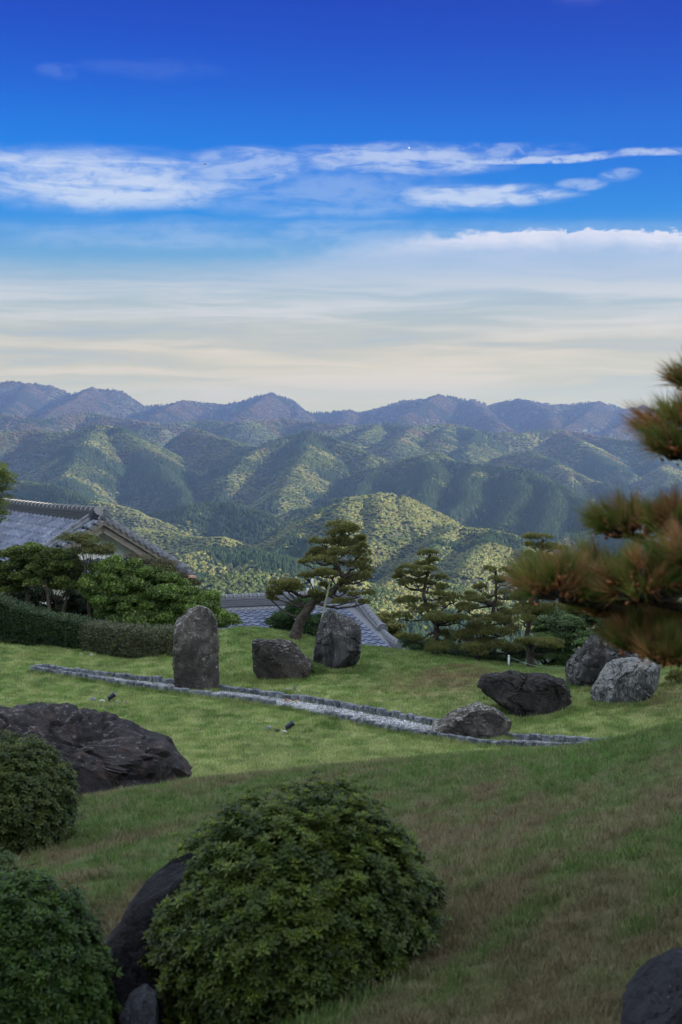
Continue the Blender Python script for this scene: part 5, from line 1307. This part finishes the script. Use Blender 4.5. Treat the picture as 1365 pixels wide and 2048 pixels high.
leafy_tree('light green leafy shrub behind the thick-trunked pine', 37.0, [(1110,1290,44,44),(1150,1270,40,44),(1090,1320,40,24),(1160,1320,40,26),(1085,1255,22,22)], 307, (0.065, 0.115, 0.032), (0.13, 0.20, 0.055), leaf=0.08, stems=5, base=(1110, 1345))
leafy_tree('dark green shrub right of the light green one, behind the boulders', 38.0, [(1205,1280,38,40),(1250,1290,45,40),(1300,1280,45,45),(1350,1290,45,50),(1340,1340,50,30),(1230,1240,30,25)], 308, (0.030, 0.060, 0.020), (0.06, 0.10, 0.03), stems=5, base=(1260, 1350))
leafy_tree('tall dark green tree crowns rising behind the thick-trunked pine and the rope', 39.5, [(1130,1240,44,30),(1180,1225,50,36),(1240,1230,50,40),(1300,1240,50,40),(1100,1262,30,24)], 315, (0.045, 0.080, 0.024), (0.09, 0.14, 0.035), stems=5, base=(1190, 1350))
leafy_tree('yellowing bush behind the streaked boulder above the low roof end', 58.0, [(765,1240,22,12),(785,1252,22,10),(745,1236,12,8),(790,1270,25,14)], 309, (0.14, 0.15, 0.045), (0.26, 0.24, 0.07), leaf=0.13, stems=3, base=(775, 1300))
leafy_tree('low dark green bush under the slim tiered pine', 37.2, [(830,1292,26,16),(865,1300,30,16),(905,1305,30,16),(845,1310,30,12)], 310, (0.030, 0.065, 0.024), (0.06, 0.11, 0.035), leaf=0.08, stems=3, base=(860, 1316))
leafy_tree('low shaded bush under the bushy pine', 37.0, [(960,1315,34,16),(1005,1318,34,15),(1040,1300,28,22),(920,1318,26,12)], 311, (0.026, 0.055, 0.020), (0.055, 0.09, 0.03), leaf=0.08, stems=3, base=(990, 1335))
leafy_tree('sparse yellow-green tree reaching in at the left edge above the roof ridge', 34.0, [(-15,945,42,30),(5,960,34,22),(-30,985,50,26),(-20,1030,36,22),(-30,1010,60,50)], 312, (0.11, 0.15, 0.03), (0.21, 0.24, 0.05), leaf=0.07, name='small_tree', cat='tree', stems=3, base=(-120, 1290), dens=0.45, twigs=1.0, sparse=0.35, stem_r=.04)
leafy_tree('low weedy plant at the foot of the streaked boulder', 32.3, [(628,1336,6,9),(634,1342,5,6)], 313, (0.07, 0.13, 0.03), (0.15, 0.22, 0.05), leaf=0.05, name='weed', cat='plant', stems=2, dens=0.5)

leafy_tree('added undergrowth coloured dark for the shaded gap between the hedge and the spreading shrubs at the left', 41.6, [(20,1210,60,30),(100,1220,60,30),(180,1225,50,30),(-60,1200,60,35),(60,1190,50,18),(150,1195,40,16)], 314, (0.022, 0.042, 0.014), (0.04, 0.07, 0.02), stems=3, base=(90, 1270), dens=0.8)  # dark foliage put in to imitate the dark gap under the shrubs
def hedge(label, D0, D1, x0, x1, tops, bots, seed, col, tip):
    """clipped hedge: leaves over a box that follows the slope"""
    rg = np.random.default_rng(seed); n = int(3400 * (x1 - x0) / 180); px = rg.uniform(x0, x1, n); D = np.interp(px, [x0, x1], [D0, D1])
    tz = np.interp(px, *zip(*tops)); bz = np.interp(px, *zip(*bots))
    b0 = P((x0 + x1) / 2, np.interp((x0 + x1) / 2, *zip(*bots)), (D0 + D1) / 2); root = empty('hedge', b0); tag(root, label, 'hedge')
    f = rg.uniform(0, 1, n); dep_ = 0.9; face = rg.uniform(0, 1, n) < 0.62; pts = np.empty((n, 3)); nr = np.empty((n, 3))
    for i in range(n):
        if face[i]: py = bz[i] + (tz[i] - bz[i]) * f[i]; dd = -0.07 * rg.uniform() ** 2 + (0.22 * max(0, f[i] - .8) / .2) ** 1 * .6; nn = (0, -1, 0.35)
        else: py = tz[i]; dd = dep_ * f[i]; nn = (0, -.2, 1)
        q = P(px[i], py, D[i]); pts[i] = (q.x - b0.x, q.y + dd - b0.y + 0.0, q.z - b0.z + (0.0 if face[i] else 0.05 * rg.uniform())); nr[i] = nn
    pts += rg.normal(0, 0.025, (n, 3)); pts[:, 2] += 0.07 * fbm(pts[:, 0] * 1.5, pts[:, 0] * 0, octv=3, s=seed); pts[:, 1] += 0.10 * fbm(pts[:, 0] * 2.2, pts[:, 2] * 2.2, octv=3, s=seed + 2)
    T = np.array(col) * rg.uniform(.6, 1.3, (n, 1)); k = rg.uniform(0, 1, n) < .3; T[k] = np.array(tip) * rg.uniform(.6, 1.2, (k.sum(), 1))
    tv, tf, tw = tpl_spray(8, seed); cloud('foliage', pts, nr + rg.normal(0, .3, (n, 3)), rg.uniform(.8, 1.2, n) * 0.10, T, tv, tf, M_LEAF, rg, root)
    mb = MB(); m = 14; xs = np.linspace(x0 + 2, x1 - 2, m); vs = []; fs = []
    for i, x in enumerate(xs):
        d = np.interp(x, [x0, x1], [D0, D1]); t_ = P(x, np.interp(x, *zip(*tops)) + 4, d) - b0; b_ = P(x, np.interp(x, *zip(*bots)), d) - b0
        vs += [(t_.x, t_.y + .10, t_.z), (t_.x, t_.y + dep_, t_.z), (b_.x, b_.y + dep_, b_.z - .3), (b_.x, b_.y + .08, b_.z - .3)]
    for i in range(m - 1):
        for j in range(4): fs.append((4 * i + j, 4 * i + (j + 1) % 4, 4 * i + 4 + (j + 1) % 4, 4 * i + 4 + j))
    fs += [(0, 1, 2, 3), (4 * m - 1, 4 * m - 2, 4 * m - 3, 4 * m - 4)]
    mb.add(vs, fs).build('dark_shade_core', M_CORE, root)  # solid near-black core painted for the shade inside the hedge
hedge('tall dark green clipped hedge at the left edge of the lawn', dep(-60, 1280), dep(168, 1300), -70, 168, [(-70,1190),(0,1206),(90,1238),(168,1250)], [(-70,1278),(0,1288),(60,1294),(168,1302)], 401, (0.030, 0.058, 0.022), (0.07, 0.10, 0.03))
hedge('lower brownish clipped hedge between the dark hedge and the standing stone', dep(170, 1302) + .2, dep(352, 1314), 160, 362, [(160,1254),(250,1262),(362,1270)], [(160,1302),(250,1309),(362,1316)], 402, (0.050, 0.060, 0.024), (0.095, 0.10, 0.035))

# --- foreground pine reaching in from the right --------------------------------------
def fore_pine():
    rg = np.random.default_rng(500); D = 3.9; bx, by = 1.75, 4.3; g = gz(bx, by); root = empty('foreground_pine', (bx, by, g)); b0 = root.location
    tag(root, 'blurred pine in the foreground reaching in from the right with brown-tipped needles', 'pine tree')
    mb = MB(); tr = [Vector((0, 0, -.1)), Vector((.02, .05, .6)), Vector((-.06, .05, 1.2)), Vector((.02, .02, 1.8)), Vector((-.02, .05, 2.5)), Vector((.03, .0, 3.3)), Vector((-.05, .0, 4.3))]; mb.tube(tr, [.15, .12, .11, .09, .07, .05, .02], 12); mb.build('trunk', M_BARK, root, True)
    pads = [(1425,850,150,62,0.0),(1365,905,70,30,-.1),(1400,770,60,30,.1),(1265,1058,95,44,.1),(1360,1050,90,45,0),(1440,1080,110,60,.1),(1120,1178,90,56,-.1),(1085,1165,50,30,0),(1220,1160,90,60,0),(1300,1175,90,70,-.2),(1230,1215,100,40,.1),(1390,1170,90,80,.1),
            (1290,1285,85,40,-.1),(1375,1270,80,55,.0),(1460,1300,90,50,0),(1330,1315,60,22,-.2),(1380,1120,60,50,-.2),
            # unseen crown parts beside the frame, then high pads added to shade the mound
            (1560,1150,150,80,.2),(1600,900,160,80,.2),(1560,650,150,60,.1),(1700,450,170,70,.2),(1820,750,150,80,-.2),(1720,1080,160,80,-.4),
            (1250,-420,260,90,.6),(950,-560,240,90,.9),(1500,-200,240,90,.8),(1150,-760,300,100,-.6),(1500,-650,300,100,0),(800,-800,260,90,.1),(1750,-350,260,100,.2),(1300,-1100,320,110,-1.2),(900,-1200,300,110,-1.2)]
    sc = D / F; tv, tf, tw = tpl_needles(44, 77, 1.35, 0.015)
    P_ = []; N_ = []; B_ = []; TW = MB()
    for (px, py, rx, ry, dy) in pads:
        c = P(px, py, D + dy) - b0; n = int(0.0026 * rx * ry + 0.36 * rx + 7)
        d = rg.normal(0, 1, (n, 3)); d /= np.linalg.norm(d, axis=1)[:, None]; d[:, 2] = np.abs(d[:, 2]) - 0.25
        rad = rg.uniform(0.35, 0.95, (n, 1)); q = np.array(c[:]) + d * rad * np.array([rx * sc, rx * sc * .8, ry * sc]); P_.append(q); N_.append(d * [1, .8, .5] + [0, 0, .55])
        a = Vector((min(tr, key=lambda v: abs(v.z - c.z + .15) * 1.0)[:])); e = c - Vector((0, 0, ry * sc * .4)); md = a.lerp(e, .5) + Vector((0, 0, -.03))
        mb = MB(); mb.tube([a, a.lerp(md, .5), md, md.lerp(e, .6), e], [.035, .028, .022, .015, .008], 7); mb.build('branch', M_BARK, root, True)
        for p in q[:: 2]: TW.tube([e.lerp(Vector(p), .2), e.lerp(Vector(p), .6) + Vector((0, 0, -.01)), Vector(p)], [.007, .005, .004], 4)
    q = TW.build('twigs', M_BARK, root, True); q['kind'] = 'stuff'
    p_ = np.concatenate(P_); d_ = np.concatenate(N_); n = len(p_)
    hue = rg.uniform(0, 1, (n, 1)); T = np.array([0.060, 0.115, 0.020]) * (1 - hue) + np.array([0.17, 0.18, 0.035]) * hue; k = rg.uniform(0, 1, n) < 0.28; T[k] = np.array([0.34, 0.18, 0.075]) * rg.uniform(.6, 1.2, (k.sum(), 1))
    tc = np.where(rg.uniform(0, 1, (n, 1)) < .35, np.array([[0.26, 0.13, 0.065]]), T * 1.3)
    cloud('needles', p_, d_, rg.uniform(.85, 1.2, n) * 0.088, T, tv, tf, M_NEEDLE, rg, root, tc, tw * .7)
    # brown pollen cones clustered at the shoot bases
    k = rg.uniform(0, 1, n) < 0.75; pc = np.repeat(p_[k], 6, 0) + rg.normal(0, .009, (k.sum() * 6, 3)); m = len(pc)
    V0 = np.array([(0, 0, -1), (.5, 0, -.3), (0, .5, -.3), (-.5, 0, -.3), (0, -.5, -.3), (.42, 0, .5), (0, .42, .5), (-.42, 0, .5), (0, -.42, .5), (0, 0, 1)])
    F0 = np.array([(0, 2, 1), (0, 3, 2), (0, 4, 3), (0, 1, 4), (1, 2, 6), (1, 6, 5), (2, 3, 7), (2, 7, 6), (3, 4, 8), (3, 8, 7), (4, 1, 5), (4, 5, 8), (5, 6, 9), (6, 7, 9), (7, 8, 9), (8, 5, 9)])
    cc = np.array([0.50, 0.20, 0.08]) * rg.uniform(.4, 1.25, (m, 1)); cloud('pollen_cones', pc, np.repeat(d_[k], 6, 0) + rg.normal(0, .5, (m, 3)), rg.uniform(.006, .011, m), cc, V0, F0, M_LEAF, rg, root)
fore_pine()
# ---------------------------------------------------------------- posts, ropes, plane, bird
def post_line(pxs, label_post):
    tops = []
    for px, py, h in pxs:
        g = G(px, py, 25, 44); mb = MB(); mb.tube([(0, 0, -.1), (0, 0, h)], .026, 8); mb.tube([(0, 0, h - .02), (0, 0, h + .012)], [.03, .02], 8)
        o = mb.build('rope_post', M_WHITE, None, True, g); tag(o, label_post[len(tops)], 'post'); tops.append(g + Vector((0, 0, h - .03)))
    return tops
tp = post_line([(1018, 1332, .26), (1139, 1352, .22)], ['short white rope post between the bushy pine and the thick-trunked pine', 'short white rope post beside the dark lichen-spotted boulder'])
mb = MB(); a, b_ = tp; pts = [a.lerp(b_, i / 12) - Vector((0, 0, .10 * math.sin(math.pi * i / 12))) for i in range(13)]; o = Vector(a)
mb.tube([p - o for p in pts], .004, 5)
M_ROPE = metal('pale_green_rope', (0.22, 0.30, 0.24), 0.8)
r_ = mb.build('rope', M_ROPE, None, True, o); tag(r_, 'thin pale green rope sagging between the two white posts', 'rope')
def airplane():
    c = P(819, 296, 16000); root = empty('airplane', c, R(70)); tag(root, 'tiny white airliner high in the blue sky above the clouds', 'airplane')
    mb = MB(); mb.tube([(-24, 0, 1), (-18, 0, .3), (-8, 0, 0), (14, 0, 0), (20, 0, -.4), (23, 0, -1)], [.6, 1.8, 2.6, 2.6, 1.8, .3], 12); mb.build('fuselage', M_AIR, root, True)
    for s in (-1, 1):
        mb = MB(); mb.add([(4, 0, -1), (-3, 0, -1), (-8, 20 * s, 1), (-5.5, 20 * s, 1), (4, 0, -.4), (-3, 0, -.4), (-8, 20 * s, 1.3), (-5.5, 20 * s, 1.3)], [(0, 1, 2, 3), (7, 6, 5, 4), (0, 4, 5, 1), (1, 5, 6, 2), (2, 6, 7, 3), (3, 7, 4, 0)]); mb.build('wing', M_AIR, root)
        mb = MB(); mb.tube([(3, 7 * s, -2), (-2, 7 * s, -2)], 1.1, 10); mb.build('engine', M_AIR, root, True)
        mb = MB(); mb.add([(-18, 0, 1), (-22, 0, 1), (-24, 7 * s, 1.6), (-22, 7 * s, 1.6), (-18, 0, 1.3), (-22, 0, 1.3), (-24, 7 * s, 1.9), (-22, 7 * s, 1.9)], [(0, 1, 2, 3), (7, 6, 5, 4), (0, 4, 5, 1), (1, 5, 6, 2), (2, 6, 7, 3), (3, 7, 4, 0)]); mb.build('tailplane', M_AIR, root)
    mb = MB(); mb.add([(-16, -.2, 1), (-22, -.2, 1), (-25, -.2, 8), (-22, -.2, 8), (-16, .2, 1), (-22, .2, 1), (-25, .2, 8), (-22, .2, 8)], [(0, 1, 2, 3), (7, 6, 5, 4), (0, 4, 5, 1), (1, 5, 6, 2), (2, 6, 7, 3), (3, 7, 4, 0)]); mb.build('tail_fin', M_AIR, root)
M_AIR = metal('white_airliner_paint', (0.85, 0.85, 0.85), 0.4)
airplane()
def bird():
    c = P(411, 329, 240); root = empty('bird', c, R(20)); tag(root, 'tiny dark bird flying in front of the left cloud band', 'bird')
    M = metal('dark_feathers', (0.02, 0.02, 0.022), 0.8)
    mb = MB(); mb.tube([(-.22, 0, 0), (-.12, 0, .0), (0, 0, .01), (.12, 0, .03), (.19, 0, .05), (.24, 0, .045)], [.02, .045, .06, .04, .03, .005], 10); mb.build('body', M, root, True)
    for s in (-1, 1):
        mb = MB(); mb.add([(.06, .03 * s, .02), (-.08, .03 * s, .02), (-.10, .22 * s, .12), (.04, .22 * s, .13), (-.14, .42 * s, .06), (-.06, .42 * s, .07), (0, .03 * s, .05), (-.03, .22 * s, .15)], [(0, 1, 2, 3), (3, 2, 4, 5), (6, 0, 3, 7), (1, 6, 7, 2), (7, 3, 5), (2, 7, 4)]); mb.build('wing', M, root)
    mb = MB(); mb.add([(-.18, .02, 0), (-.18, -.02, 0), (-.32, -.06, .0), (-.32, .06, 0), (-.2, 0, .02)], [(0, 1, 2, 3), (0, 3, 4), (2, 1, 4), (3, 2, 4), (1, 0, 4)]); mb.build('tail', M, root)
bird()

# longer grass left standing along the edging and round the feet of the rocks
def rough_grass():
    rg = np.random.default_rng(91); P_ = []
    for E, sg in ((FE, 1), (NE, -1)):
        k = rg.integers(0, len(E), 1500); x = E[k, 0] + rg.uniform(-.12, .12, 1500); y = np.interp(x, E[:, 0], E[:, 1]) + sg * rg.uniform(0.07, 0.17, 1500) * np.where(rg.uniform(0, 1, 1500) < .85, 1, -0.6)
        P_.append(np.stack([x, y, rg.uniform(0.8, 1.9, 1500)], -1))
    for (x0, y0, rx, ry) in ROCKS:
        n = int(260 * rx + 60); a = rg.uniform(math.pi, 2 * math.pi, n); r = rg.uniform(0.80, 1.12, n)
        P_.append(np.stack([x0 + np.cos(a) * rx * r, y0 + np.sin(a) * ry * r, rg.uniform(0.8, 2.2, n)], -1))
    q = np.concatenate(P_); x, y, s = q.T; k = y > 16; x, y, s = x[k], y[k], s[k]; n = len(x)
    T = grass_tint(x, y) * rg.uniform(.6, 1.2, (n, 1))
    o = scatter('edge_grass', np.stack([x, y, ground_h(x, y)], -1), np.stack([np.full(n, .8), np.full(n, .8), s], -1), rg.normal(0, .2, (n, 3)) * [1, 1, 20], T, SRC_G, 4 + rg.integers(0, 4, n))
    tag(o, 'longer uncut grass along the path edging and round the boulders', 'grass', kind='stuff')
rough_grass()
